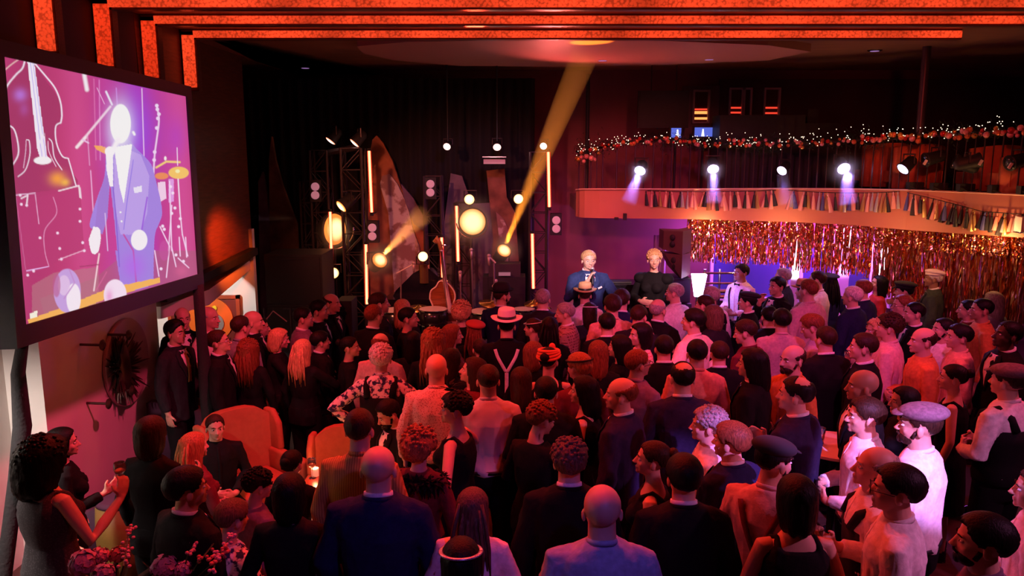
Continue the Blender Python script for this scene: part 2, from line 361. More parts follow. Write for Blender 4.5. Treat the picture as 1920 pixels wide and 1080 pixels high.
mural([(480, 475), (484, 340), (492, 322), (500, 360), (504, 420), (508, 475)], 12.75, m_pu, 'small dark purple painted crag at the edge of the drape')
mural([(500, 475), (504, 300), (509, 256), (516, 300), (530, 350), (556, 420), (560, 475)], 12.78, m_br, 'slim brown painted crag behind the speaker stack')
mural([(912, 320), (946, 316), (950, 370), (966, 400), (985, 470), (1000, 560), (905, 560), (925, 450)], 12.75, m_br, 'brown painted rock tower behind the stage centre')
mural([(930, 398), (944, 410), (955, 440), (952, 500), (940, 520), (936, 450)], 12.68, m_wh, 'narrow chalk white painted streak on the brown rock tower')
mural([(845, 325), (866, 330), (884, 382), (930, 380), (930, 560), (800, 560), (830, 440)], 12.8, mat('mural_grey_violet', (.17, .13, .18), .85, noise=.4, nscale=3), 'grey violet painted cliff behind the large round stage lamp')

# round column up on the balcony and thin poles
def colm(px, py0, py1, y, r, name, m, label=None):
    a, c = at_y(px, py0, y), at_y(px, py1, y)
    b = MB().lathe((a[0], y, c[2]), [(r, 0), (r, a[2] - c[2])], 20)
    o = b.build(name, m, smooth=False)
    if label: tag(o, label, 'pole')
    else: o['kind'] = 'structure'
    return o
colm(1742, 45, 268, 10.9, .055, 'column_balcony', mat('dark_metal', (.06, .03, .045), .35, .3))
colm(1103, 139, 366, 12.8, .03, 'balcony_pole', M_black, 'thin black pole rising behind the near end of the balcony garland')

# ------------------------------------------------------------------ balcony
ctl = [(1080, 406, 12.6), (1090, 408, 12.42), (1120, 409, 12.3), (1300, 411, 12.15), (1480, 416, 11.75), (1600, 422, 11.35), (1700, 431, 10.9), (1800, 438, 10.35), (1925, 446, 9.6), (2050, 456, 8.9)]
ctop = [(1078, 357), (1090, 356), (1120, 356), (1300, 356), (1480, 355), (1600, 356), (1700, 358), (1800, 362), (1925, 368), (2050, 374)]
bot = np.array([at_y(a, b_, y) for a, b_, y in ctl]); zt = np.array([at_y(a, b_, c[2])[2] for (a, b_), c in zip(ctop, ctl)])
s_ = np.concatenate([[0], np.cumsum(np.linalg.norm(np.diff(bot[:, :2], axis=0), axis=1))]); SB = s_[-1]
def balc(s):    # point on the balcony's front at arc length s: x, y, zbottom, ztop
    return np.array([np.interp(s, s_, bot[:, 0]), np.interp(s, s_, bot[:, 1]), np.interp(s, s_, bot[:, 2]), np.interp(s, s_, zt)])
def s_of_px(px):
    ss = np.linspace(0, SB, 400); B = np.array([balc(s) for s in ss]); X, _ = proj(B[:, :3]); return float(np.interp(px, X, ss))
def nrm(s):
    d = balc(min(s + .05, SB))[:2] - balc(max(s - .05, 0))[:2]; d /= np.linalg.norm(d); return np.array([d[1], -d[0], 0.])   # towards the hall
M_salm = mat('salmon_plaster', (.52, .19, .13), .55, noise=.06, nscale=2)
ss = np.linspace(0, SB, 60); Bp = np.array([balc(s) for s in ss])
G = np.zeros((2, 60, 3)); G[:, :, :2] = Bp[:, :2]; G[0, :, 2] = Bp[:, 2]; G[1, :, 2] = Bp[:, 3]
struct(MB().grid(G, (0, .12, 0)), 'trim_balcony_front', M_salm, smooth=False)
lip = MB().tube([(x, y - .02, zt_ + .012) for x, y, _, zt_ in Bp], .022, 6, flat=.6); struct(lip, 'trim_balcony_lip', mat('pale_salmon_lip', (.8, .5, .42), .4))
dk = [(x, y + .13) for x, y, _, _ in Bp] + [(XR, 8.9), (XR, YB), (Bp[0][0], YB)]
struct(MB().prism([(x, y, 2.46) for x, y in dk], (0, 0, .22)), 'floor_balcony', mat('balcony_slab', (.35, .16, .2), .7))
# railing: baluster posts and handrail, one top-level railing
rail = empty('balcony_railing', (bot[4][0], bot[4][1], zt[4]), 'dark metal railing of thin posts along the balcony edge under the garland', 'railing')
M_rail = mat('dark_bronze_rail', (.10, .06, .07), .3, .7)
gl = [(1072, 283), (1085, 285), (1110, 280), (1160, 268), (1240, 262), (1320, 270), (1420, 266), (1500, 270), (1600, 262), (1700, 258), (1800, 250), (1925, 245), (2040, 240)]
def zgar(s):
    b_ = balc(s); X, _ = proj(b_[:3]); py = np.interp(X, [g[0] for g in gl], [g[1] for g in gl]); return at_y(X, py, b_[1])[2]
pm = {}
for px in list(range(1085, 1140, 11)) + list(range(1155, 1960, 17)):
    s = s_of_px(px)
    x, y, zb_, z1 = balc(s); h = zgar(s) - z1
    r = .011 if px % 2 else .008
    o = MB().tube([(x, y + .06, z1), (x, y + .06, z1 + h)], r, 6).build('baluster', M_rail, rail); o.data.transform(Matrix.Translation(-Vector(rail.location)))
part(MB().tube([(balc(s)[0], balc(s)[1] + .06, zgar(s)) for s in np.linspace(0, SB, 40)], .02, 6), 'handrail', M_rail, rail)
# garland with foliage, fairy lights and baubles
gar = empty('balcony_garland', (bot[4][0], bot[4][1], zgar(s_[4])), 'fir garland with red, pink and copper baubles and fairy lights along the balcony rail', 'garland')
fb = MB(); lb = MB()
for i in range(5200):
    s = rng.uniform(0, SB); x, y, _, z1 = balc(s); z = zgar(s)
    dense = 1 + .5 * sin(s * 5) + .3 * sin(s * 13)
    c = np.array([x, y + .03, z]) + rng.normal(0, 1, 3) * (.03, .06, .055 * dense); d = rng.normal(0, 1, 3); d /= np.linalg.norm(d); e = np.cross(d, (0, .3, 1)) * .008
    L = rng.uniform(.03, .08); fb.add([c - e, c + e, c + d * L], [(0, 1, 2)])
part(fb, 'fir_needles', mat('dark_fir_green', (.012, .03, .016), .7), gar)['kind'] = 'stuff'
for i in range(330):
    s = SB * rng.uniform(0, 1); x, y, _, z1 = balc(s); z = zgar(s)
    X = proj(np.array([x, y, z]))[0]
    up = .05 if X < 1500 else .10
    c = (x + rng.normal(0, .03), y - .05 + rng.normal(0, .05), z + up * .7 + rng.normal(0, .055)); lb.ell(c, (.006,) * 3, 5, 4)
part(lb, 'fairy_lights', mat('fairy_light', (.1, .1, .1), .5, emit=(1, .78, .55), es=3.2), gar)['kind'] = 'stuff'
bm_ = [MB().ell((0, 0, 0), (1, 1, 1), 12, 8).mesh('bauble', (m,), True) for m in (mat('bauble_copper', (.8, .2, .08), .22, .5), mat('bauble_pink', (.85, .32, .33), .3, .3), mat('bauble_red', (.6, .03, .03), .2, .5), mat('bauble_gold', (.8, .4, .1), .25, .7))]
for i in range(170):
    s = SB * (i + rng.uniform(-.6, .6)) / 170; s = min(max(s, .02), SB - .02)
    x, y, _, z1 = balc(s); z = zgar(s); r = rng.uniform(.022, .038) * (1.15 if s < .5 or s > 4 else .9)
    o = bpy.data.objects.new('bauble', bm_[int(rng.choice([0, 0, 1, 1, 2, 3]))]); COL.objects.link(o); o.parent = gar
    cap = -.16 if s < .45 else -.05
    o.location = Vector((x + rng.normal(0, .03), y - .07 + rng.normal(0, .03), z + rng.uniform(cap, .05))) - Vector(gar.location); o.scale = (r, r, r)
# tassel garlands on the balcony front
tcol = [mat('tassel_black', (.02, .02, .025), .5), mat('tassel_rose', (.75, .35, .30), .4), mat('tassel_gold', (.55, .34, .14), .3, .6), mat('tassel_silver', (.6, .56, .6), .3, .6), mat('tassel_blue', (.07, .08, .3), .5)]
swags = [(1212, 1452, 30, 9, [0, 1, 0, 2, 1, 0, 1, 0, 3, 0, 1], 'black and rose paper tassel garland on the balcony front beside its rounded end'),
         (1474, 1682, 26, 16, [1, 3, 4, 1, 0, 2, 1, 3, 4, 2, 1, 0], 'dense silver, blue and rose tassel garland under the brightest balcony spotlight'),
         (1696, 1925, 32, 22, [4, 0, 0, 1, 0, 2, 0, 1, 2, 0], 'black and gold tassel garland beside the white wall box on the balcony')]
for x0, x1, n, sag, pal, lab in swags:
    c0 = balc(s_of_px((x0 + x1) / 2)); g = empty('tassel_garland', (c0[0], c0[1], c0[3]), lab, 'garland', 'tassel garlands on the balcony'); line = []
    for i in range(n):
        t = i / (n - 1); px = x0 + (x1 - x0) * t; s = s_of_px(px); x, y, zb_, z1 = balc(s)
        nn = nrm(s); p = np.array([x, y, z1 - .01 - (sag / 85) * 4 * t * (1 - t) * .17]) + nn * .03
        if x0 > 1690: p[2] = z1 - .02 - .20 * min(1, t * 1.6)
        line.append(p)
        hgt = rng.uniform(.22, .29); w_ = rng.uniform(.024, .040)
        b = MB().lathe(p - (0, 0, hgt), [(w_, 0), (w_ * .85, hgt * .3), (w_ * .5, hgt * .75), (w_ * .22, hgt * .82), (w_ * .35, hgt * .92), (.006, hgt)], 9, (rng.normal(0, .12), nn[1] * .05, 1))
        part(b, 'tassel', tcol[pal[i % len(pal)] if rng.random() < .8 else int(rng.integers(0, 4))], g)
    part(MB().tube(line, .005, 4), 'cord', M_black, g)
# white box fixed on the balcony front
x, y, zb_, z1 = balc(s_of_px(1912)); o = empty('wall_box', (x, y - .06, zb_ + .18)); tag(o, 'small white box fixed to the balcony front at the end of the tassels', 'box')
part(MB().box((x, y - .07, zb_ + .17), (.17, .14, .18)), 'box_body', M_white, o); part(MB().box((x, y - .145, zb_ + .17), (.12, .012, .13)), 'box_cover', M_white, o)
for px, lab in ((1171, 'small black sensor box under the rounded balcony end'),):
    x, y, zb_, z1 = balc(s_of_px(px)); o = empty('sensor_box', (x, y - .03, zb_)); tag(o, lab, 'box')
    part(MB().box((x, y - .04, zb_ + .03), (.05, .07, .10)), 'body', M_black, o); part(MB().box((x - .13, y - .03, zb_ + .0), (.06, .05, .04)), 'bracket', M_black, o)

# ------------------------------------------------------------------ balcony back wall: windows, monitors, box
M_lil = mat('grey_lilac_frame', (.34, .28, .36), .5); M_refl = mat('red_reflection_strip', (.1, .0, .0), .4, emit=(1, .06, .03), es=1.1)
M_glass = mat('dark_window_glass', (.06, .012, .02), .08)
wall_y = 13.6
pan = at_y(1300, 240, wall_y); 
b = MB(); a0, a1 = at_y(1284, 160, wall_y), at_y(1492, 262, wall_y)
b.box(((a0[0] + a1[0]) / 2, wall_y + .12, (a0[2] + a1[2]) / 2), (a1[0] - a0[0], .1, a0[2] - a1[2])); struct(b, 'wall_balcony_booth', mat('booth_wall', (.14, .09, .12), .7))
for i, (xa, xb, ya, yb_, refl, ol) in enumerate([(1303, 1326, 172, 228, [(205, 3, 1), (211, 5, 2), (222, 4, 2)], 0), (1371, 1391, 168, 232, [(202, 3, 1), (211, 3, 1)], 1), (1436, 1457, 168, 232, [(202, 3, 1), (212, 3, 1)], 1), (1395, 1404, 168, 232, [], 1)]):
    a, c = at_y(xa, ya, wall_y), at_y(xb, yb_, wall_y); cx, cz, W, H = (a[0] + c[0]) / 2, (a[2] + c[2]) / 2, c[0] - a[0], a[2] - c[2]
    wn = empty('window_%d' % (i + 1), (cx, wall_y, cz)); wn['kind'] = 'structure'
    part(MB().box((cx, wall_y + .04, cz), (W, .02, H)), 'pane', M_glass, wn)
    b = MB()
    for s in (-1, 1): b.box((cx + s * (W / 2 + .015), wall_y, cz), (.03, .06, H + .06)); b.box((cx, wall_y, cz + s * (H / 2 + .015)), (W, .06, .03))
    part(b, 'window_frame', M_lil, wn)
    for yy, th, k in refl:
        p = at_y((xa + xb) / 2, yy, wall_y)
        part(MB().box((p[0], wall_y + .02, p[2]), (W * .92, .02, th * .0092)), 'painted_reflection', M_refl if k == 1 else mat('amber_reflection_strip', (.1, .05, 0), .4, emit=(1, .32, .08), es=1.8), wn)  # glowing strips stand in for reflections on the dark panes
a, c = at_y(1197, 170, 13.0), at_y(1290, 240, 13.0)
o = empty('projection_screen', ((a[0] + c[0]) / 2, 13.0, c[2]), 'large unlit black display panel hanging at the back of the balcony', 'screen')
part(MB().box(((a[0] + c[0]) / 2, 13.02, (a[2] + c[2]) / 2), (c[0] - a[0], .06, a[2] - c[2])), 'panel', M_black, o)
part(MB().box(((a[0] + c[0]) / 2, 12.985, (a[2] + c[2]) / 2), ((c[0] - a[0]) * .95, .01, (a[2] - c[2]) * .92)), 'glass', M_black, o)
for px in (-1, 1): part(MB().tube([((a[0] + c[0]) / 2 + px * .2, 13.02, a[2]), ((a[0] + c[0]) / 2 + px * .2, 13.02, 4.76)], .008, 5), 'hanger', M_black, o)
M_scr = mat('monitor_picture', (.02, .02, .05), .3, emit=(.10, .16, .75), es=1.0); M_scr2 = mat('monitor_white', (.5, .5, .5), .3, emit=(.8, .88, 1), es=1.6)
for (xa, ya, xb, yb_), lab in (((1259, 240, 1277, 258), 'small lit blue monitor, the smaller one beside the balcony garland'), ((1303, 239, 1337, 256), 'wide lit blue monitor on the balcony desk')):
    a, c = at_y(xa, ya, 12.9), at_y(xb, yb_, 12.9); W, H = c[0] - a[0], a[2] - c[2]; cx, cz = (a[0] + c[0]) / 2, (a[2] + c[2]) / 2
    o = empty('monitor', (cx, 12.9, 2.68), lab, 'monitor')
    part(MB().box((cx, 12.93, cz), (W + .05, .04, H + .05)), 'housing', M_black, o); part(MB().box((cx, 12.905, cz), (W, .01, H)), 'display', M_scr, o)
    fx = cx + (W * .12 if W < .2 else -W * .06); part(MB().ell((fx, 12.895, cz + H * .22), (H * .10, .006, H * .13), 10, 6).box((fx, 12.895, cz - H * .18), (H * .34, .01, H * .6), taper=.55), 'presenter_image', M_scr2, o)
    part(MB().tube([(cx, 12.95, cz - H / 2), (cx, 12.95, 2.7)], .02, 6).box((cx, 12.95, 2.69), (.2, .14, .02)), 'stand', M_black, o)
o = empty('mixing_desk', tuple(at_y(1420, 262, 12.7)), 'long black mixing desk case standing on the balcony behind the garland', 'desk')
a, c = at_y(1343, 217, 12.7), at_y(1497, 262, 12.7)
part(MB().box(((a[0] + c[0]) / 2, 12.7, (a[2] + 2.68) / 2), (c[0] - a[0], .5, a[2] - 2.68)), 'case', M_black, o)
a2 = at_y(1565, 232, 12.7); part(MB().box(((a2[0] + c[0]) / 2, 12.7, (a2[2] + 2.68) / 2), (a2[0] - c[0], .48, a2[2] - 2.68)), 'side_case', M_black, o)
a3 = at_y(1525, 205, 12.6); part(MB().box((a3[0], 12.7, (a3[2] + a2[2]) / 2), (.16, .2, a3[2] - a2[2])), 'small_case', M_black, o)
struct(MB().box((6.4, 13.7, 3.6), (5.8, .1, 2.0)), 'wall_balcony_back', M_dark)
# orange lounge chairs on the balcony
M_och = mat('rust_lounge_fabric', (.6, .13, .05), .8, noise=.1)
def lounge(px, py, y, lab, rz=0):
    p = at_y(px, py, y); z0 = 2.69
    o = empty('lounge_chair', (p[0], y, z0), lab, 'chair', 'rust lounge chairs on the balcony'); h = p[2] - z0
    G = np.zeros((2, 15, 3)); a_ = np.linspace(.15 * pi, .85 * pi, 15) + pi / 2 * 0
    G[:, :, 0] = p[0] + .40 * np.cos(a_); G[:, :, 1] = y - .36 * np.sin(a_) + .1; G[0, :, 2] = z0 + .2; G[1, :, 2] = z0 + h - .06 * np.abs(np.cos(a_)) ** 2
    part(MB().grid(G, (0, .07, 0)), 'backrest', M_och, o, True)
    part(MB().box((p[0], y + .1, z0 + .36), (.6, .5, .16)), 'seat', M_och, o)
    for sx in (-1, 1):
        for sy in (-1, 1): part(MB().tube([(p[0] + sx * .24, y + .1 + sy * .2, z0), (p[0] + sx * .22, y + .1 + sy * .2, z0 + .3)], .02, 6), 'leg', M_black, o)
lounge(1662, 268, 11.9, 'rust lounge chair on the balcony behind the fourth purple spotlight')
lounge(1722, 270, 11.3, 'rust lounge chair on the balcony beside the round column')
lounge(1868, 272, 10.6, 'rust lounge chair on the balcony behind the dark spotlights')
lounge(1930, 288, 10.0, 'rust lounge chair on the balcony cut by the frame edge')
lamp('balcony_chair_lamp', 'SPOT', (4.6, 7.4, 4.5), (5.2, 10.9, 3.0), (1, .13, .04), 120, .1, 30)

# ------------------------------------------------------------------ foil fringe curtains under the balcony (metal strips)
foils = [mat('foil_gold', (.95, .62, .25), .2, 1), mat('foil_rose', (.9, .42, .42), .25, 1), mat('foil_copper', (.9, .36, .12), .2, 1)]
def fringe(px0, px1, off, drop, n, lab, seed):
    r = np.random.default_rng(seed); s0, s1 = s_of_px(px0), s_of_px(px1); mb = MB()
    for i in range(n):
        s = r.uniform(s0, s1); x, y, zb_, _ = balc(s); y += off + r.uniform(-.05, .05); x += r.uniform(-.01, .01)
        L = drop(proj(np.array([x, y, zb_]))[0]) * r.uniform(.86, 1.04); k = 16; zz = zb_ + .03 - np.linspace(0, L, k + 1)
        wd = r.uniform(.006, .013); an = r.uniform(0, pi) + np.cumsum(r.normal(0, .55, k + 1)); dx = np.cumsum(r.normal(0, .0035, k + 1)); dy = np.cumsum(r.normal(0, .004, k + 1))
        A = np.stack([x + dx + np.cos(an) * wd, y + dy + np.sin(an) * wd, zz], 1); B = np.stack([x + dx - np.cos(an) * wd, y + dy - np.sin(an) * wd, zz], 1)
        v = np.empty((2 * k + 2, 3)); v[0::2] = A; v[1::2] = B
        mb.add(v, [(2 * j, 2 * j + 1, 2 * j + 3, 2 * j + 2) for j in range(k)], int(r.integers(0, 3)))
    o = mb.build('foil_fringe_curtain', foils); tag(o, lab, 'curtain', 'metallic foil fringe curtains', 'stuff')
fringe(1299, 1480, .35, lambda X: .72, 360, 'rose gold foil fringe curtain beside the angled loudspeakers', 1)
fringe(1480, 1660, .3, lambda X: .78, 300, 'gold and rose foil fringe curtain in front of the white door frame', 2)
fringe(1660, 1960, .25, lambda X: 1.0 + .35 * min(1, (X - 1660) / 200), 640, 'long copper gold foil fringe curtain hanging over the bar', 3)
fringe(1299, 1960, .12, lambda X: .30, 520, 'short upper row of gold foil fringe along the balcony underside', 4)

# ------------------------------------------------------------------ violet-lit bar area behind the fringe
M_frw = mat('white_gloss_frame', (.85, .8, .9), .35)
M_vpane = mat('violet_backlit_glass', (.05, .03, .2), .2, emit=(.10, .06, .55), es=.22)
for i, (xa, ya, xb, yb_) in enumerate([(1337, 441, 1390, 560), (1398, 441, 1482, 560), (1506, 441, 1560, 570), (1566, 441, 1634, 570), (1678, 438, 1722, 575), (1728, 438, 1830, 575)]):
    Yw_ = 13.85; a, c = at_y(xa, ya, Yw_), at_y(xb, yb_, Yw_); cx, cz, W, H = (a[0] + c[0]) / 2, (a[2] + c[2]) / 2, c[0] - a[0], a[2] - c[2]
    wn = empty('window_%d' % (i + 5), (cx, Yw_, cz)); wn['kind'] = 'structure'
    part(MB().box((cx, Yw_ + .04, cz), (W, .02, H)), 'pane', M_vpane, wn); b = MB()
    for s in (-1, 1): b.box((cx + s * W / 2, Yw_, cz), (.05, .08, H + .05)); b.box((cx, Yw_, cz + s * H / 2), (W, .08, .05))
    part(b, 'window_frame', M_frw, wn)
for i, (px, wpx, Yp, pw) in enumerate([(1494, 15, 13.3, 320), (1656, 30, 13.0, 1000), (1586, 20, 13.4, 90)]):
    a = at_y(px, 425, Yp); ww = wpx / FPX * Yp
    struct(MB().box((a[0], Yp, a[2] / 2), (ww, .12, a[2])), 'column_%d' % (i + 1), M_frw)
    o = empty('uplight', (a[0], Yp - .3, .0)); tag(o, ['slim floor uplight at the narrow white pillar behind the fringe', 'bright floor uplight at the widest white pillar behind the fringe', 'dim floor uplight at the lilac pillar between two windows'][i], 'uplight', 'floor uplights along the bar')
    part(MB().box((a[0], Yp - .3, .06), (.18, .16, .12)), 'housing', M_black, o)
    part(MB().box((a[0], Yp - .3, .125), (.14, .12, .01)), 'lens', mat('violet_led', (.1, .1, .1), .5, emit=(.7, .5, 1), es=6), o)
    lamp('pillar_lamp', 'SPOT', (a[0], Yp - .55, 1.0), (a[0], Yp, 1.9), (.85, .7, 1) if i < 2 else (.7, .3, 1), pw * 1.2, .05, 60)
# LED floodlight glowing beside the loudspeaker stack
p = at_y(1310, 534, 11.3); o = empty('flood_light', (p[0], 11.3, 0), 'brilliant violet white floodlight shining up beside the angled loudspeakers', 'light')
q0, q1 = at_y(1310, 514, 11.3), at_y(1310, 556, 11.3)
part(MB().box((p[0], 11.3, (q0[2] + q1[2]) / 2), (.11, .06, q0[2] - q1[2]), taper=1.9), 'glowing_panel', mat('violet_white_led', (.5, .5, .5), .5, emit=(.9, .72, 1), es=6), o)
part(MB().tube([(p[0], 11.36, 0), (p[0], 11.36, q0[2] - .05)], .02, 8).lathe((p[0], 11.36, 0), [(.16, 0), (.16, .02)], 16), 'stand', M_black, o)
lamp('flood_glow', 'POINT', (p[0] + .12, 11.1, p[2]), None, (.35, .15, 1), 10, .06)
# purple railing tubes of the raised platform beside it
rl = empty('platform_railing', tuple(at_y(1350, 560, 12.4)), 'shiny metal platform railing lit violet behind the waiter', 'railing'); M_tube = mat('polished_steel', (.6, .6, .7), .2, 1)
for py in (512, 531, 546, 556): part(MB().tube([at_y(1318, py, 12.3), at_y(1376, py, 12.3)], .018 if py < 540 else .035, 8), 'rail', M_tube, rl)
for px in (1322, 1350, 1378): part(MB().tube([at_y(px, 505, 12.32), (at_y(px, 505, 12.32)[0], 12.32, .0)], .02, 8), 'post', M_tube, rl)
tag(wavy(at_y(1227, 450, 12.9)[0], at_y(1250, 450, 12.9)[0], 12.9, .01, at_y(1240, 441, 12.9)[2], 'side_curtain', mat('violet_satin', (.25, .12, .45), .4), .03, .07), 'narrow violet satin curtain beside the angled loudspeakers', 'curtain')
# DJ counter under the long fringe
p = at_z(1790, 572, 1.05); cn = empty('bar_counter', (p[0], p[1] + .5, 0), 'bar counter glowing magenta under the long copper fringe', 'counter')
part(MB().box((p[0] + .05, p[1] + .5, 1.03), (1.4, .6, .05)), 'counter_top', mat('pale_counter', (.7, .6, .7), .2), cn); part(MB().box((p[0] + .05, p[1] + .55, .5), (1.3, .5, 1.0)), 'counter_body', mat('glitter_front', (.35, .2, .15), .35, .6, kind='print', nscale=60, col2=(.04, .02, .02)), cn)
q = at_z(1800, 560, 1.06); o = empty('laptop', (q[0], q[1] + .3, 1.055), 'open dark laptop on the magenta lit bar counter', 'laptop')
part(MB().box((q[0], q[1] + .3, 1.065), (.36, .25, .02)), 'keyboard_base', M_black, o); part(MB().box((q[0], q[1] + .19, 1.18), (.36, .015, .23), Rx(-.2)), 'lid', M_black, o)
lamp('counter_glow', 'POINT', (p[0] - .3, p[1] + .7, 1.5), None, (.9, .1, .9), 16, .1)

# ------------------------------------------------------------------ big LED screen on its stand
rs = [ray(4, 106), ray(348, 181), ray(45, 609), ray(370, 514)]           # TL TR BL BR
A = np.stack([rs[0], -rs[1], -rs[2], rs[3]], 1); _, _, vt = np.linalg.svd(A); kk = vt[-1]; kk = kk / kk[1] * (3.0 / abs(rs[1][0]))
TL, TR, BL, BR = [O + r * k for r, k in zip(rs, kk)]
n_s = np.cross(TR - TL, BL - TL); n_s /= np.linalg.norm(n_s)
if np.dot(n_s, O - TL) < 0: n_s = -n_s                                     # towards the viewer side
NU, NV = 420, 290
U, V = np.meshgrid(np.linspace(0, 1, NU), np.linspace(0, 1, NV)); U = U[..., None]; V = V[..., None]
G = TL + (TR - TL) * U + (BL - TL) * V
X, Y = proj(G)
C = np.zeros(X.shape + (3,))
def lay(mask, col, a=1.):
    m = (np.clip(mask, 0, 1) * a)[..., None]; C[:] = C * (1 - m) + np.array(col) * m
def dseg(p, q):
    px, py = X - p[0], Y - p[1]; dx, dy = q[0] - p[0], q[1] - p[1]; t = np.clip((px * dx + py * dy) / (dx * dx + dy * dy + 1e-9), 0, 1); return np.hypot(px - t * dx, py - t * dy)
def line(pts, w, col, a=1.):
    d = np.min([dseg(p, q) for p, q in zip(pts[:-1], pts[1:])], 0); lay(1.2 - d / (w / 2) + .2, col, a)
def smooth_pts(pts, n=8):
    P_ = [np.array(p, float) for p in pts]; P_ = [P_[0]] + P_ + [P_[-1]]; out = []
    for i in range(1, len(P_) - 2):
        for t in np.linspace(0, 1, n, endpoint=False):
            a, b, c, d = P_[i - 1:i + 3]; out.append(.5 * (2 * b + (c - a) * t + (2 * a - 5 * b + 4 * c - d) * t * t + (3 * b - a - 3 * c + d) * t ** 3))
    return [tuple(p) for p in out] + [tuple(P_[-2])]
def poly(pts, col, a=1., soft=0):
    m = np.zeros(X.shape, bool); n = len(pts)
    for i in range(n):
        (x1, y1), (x2, y2) = pts[i], pts[(i + 1) % n]
        c = ((y1 > Y) != (y2 > Y)) & (X < (x2 - x1) * (Y - y1) / (y2 - y1 + 1e-9) + x1); m ^= c
    lay(m.astype(float), col, a)
def blob(cx, cy, rx, ry, col, a=1., s=1.5): lay(np.exp(-(((X - cx) / rx) ** 2 + ((Y - cy) / ry) ** 2) * s), col, a)
def ellp(cx, cy, rx, ry, col, a=1.): lay((1 - np.hypot((X - cx) / rx, (Y - cy) / ry)) * min(rx, ry) / 1.2, col, a)
# stage background magenta red
C[:] = (.58, .055, .20)
for x, wd, c, a in [(60, 40, (.42, .04, .16), .5), (150, 26, (.75, .10, .34), .5), (205, 30, (.62, .07, .45), .5), (262, 34, (.48, .05, .62), .75), (312, 22, (.60, .05, .35), .5), (340, 26, (.78, .10, .40), .6)]:
    lay(np.exp(-((X - x - (Y - 300) * .05) / wd) ** 2), c, a)
blob(250, 250, 60, 90, (.30, .08, .85), .75); blob(330, 260, 24, 50, (.50, .06, .60), .6)
poly([(90, 615), (75, 560), (180, 520), (240, 470), (372, 470), (372, 560), (80, 640)], (.44, .13, .22), .6)
poly([(60, 535), (100, 512), (185, 500), (185, 590), (60, 612)], (.52, .24, .28), .5)
# double bass
body = smooth_pts([(0, 150), (25, 150), (45, 118), (62, 118), (85, 150), (107, 180), (116, 210), (113, 232), (104, 242), (104, 262), (112, 288), (127, 296), (134, 320), (142, 348), (60, 372), (24, 372)])
poly(body, (.42, .045, .15), .9)
blob(38, 178, 14, 14, (.55, .22, .85), .8); blob(45, 205, 10, 14, (.5, .12, .5), .5); blob(108, 335, 18, 15, (1, .38, .06), 1.); blob(122, 342, 10, 8, (1, .55, .08), .9)
Wt = (1, .86, 1)
line(smooth_pts([(9, 175), (14, 160), (30, 140), (42, 128), (47, 112)]), 3.2, Wt); line(smooth_pts([(4, 136), (20, 122), (34, 112)]), 2, (1, .7, .65))
line(smooth_pts([(66, 120), (85, 142), (103, 165), (113, 190), (116, 215), (114, 230)]), 3, Wt)
line(smooth_pts([(114, 230), (105, 236), (104, 255), (108, 275), (117, 293), (128, 297)]), 2.6, Wt); line([(128, 297), (136, 325), (143, 350), (150, 352), (152, 372)], 2.4, Wt)
line(smooth_pts([(14, 234), (26, 242), (33, 265), (34, 290), (22, 312)]), 2.8, Wt)
poly([(51, 113), (64, 115), (88, 292), (92, 296), (76, 298), (70, 280)], (.98, .9, 1)); line([(57, 116), (79, 296)], 1.2, (.45, .35, .95)); line([(62, 118), (86, 294)], 1.2, (.5, .4, 1))
for p in ([(76, 250), (74, 296)], [(81, 250), (80, 298)], [(84, 250), (88, 298)]): line(p, 1.0, (.95, .8, 1))
ellp(80, 301, 18, 8, (1, .95, .98)); 
line(smooth_pts([(50, 262), (55, 265), (56, 290), (48, 318), (34, 331)]), 2, Wt); line(smooth_pts([(49, 264), (48, 285), (44, 315)]), 1.5, (.9, .6, .8))
line(smooth_pts([(92, 260), (98, 268), (102, 295), (116, 318)]), 2, Wt); line(smooth_pts([(90, 265), (92, 285), (105, 312)]), 1.5, (1, .7, .85))
# amplifier beneath the bass
poly([(24, 366), (150, 350), (158, 470), (60, 510), (44, 510)], (.52, .05, .19), .8)
line([(28, 366), (66, 362)], 2, (.9, .6, .85)); line([(66, 364), (73, 420)], 1.6, (.9, .5, .75)); line([(110, 358), (148, 348), (150, 370)], 2.6, (1, .85, .9)); line([(40, 372), (52, 366), (50, 384)], 3, (.95, .8, .9))
line(smooth_pts([(100, 370), (106, 400), (84, 432), (84, 470), (92, 500)]), 1.6, (.85, .35, .6)); line([(50, 508), (90, 500)], 2.2, (.9, .55, 1)); line([(110, 487), (155, 470)], 2, (.95, .5, .7))
for q in [(38, 366), (40, 383), (50, 385), (75, 446), (112, 466), (115, 486), (150, 392), (150, 415), (155, 455), (158, 470), (63, 508), (52, 516), (108, 437)]: ellp(q[0], q[1], 3.2, 3.2, (1, .75, .95))
line([(30, 370), (48, 505)], 1.2, (.75, .25, .5), .7)
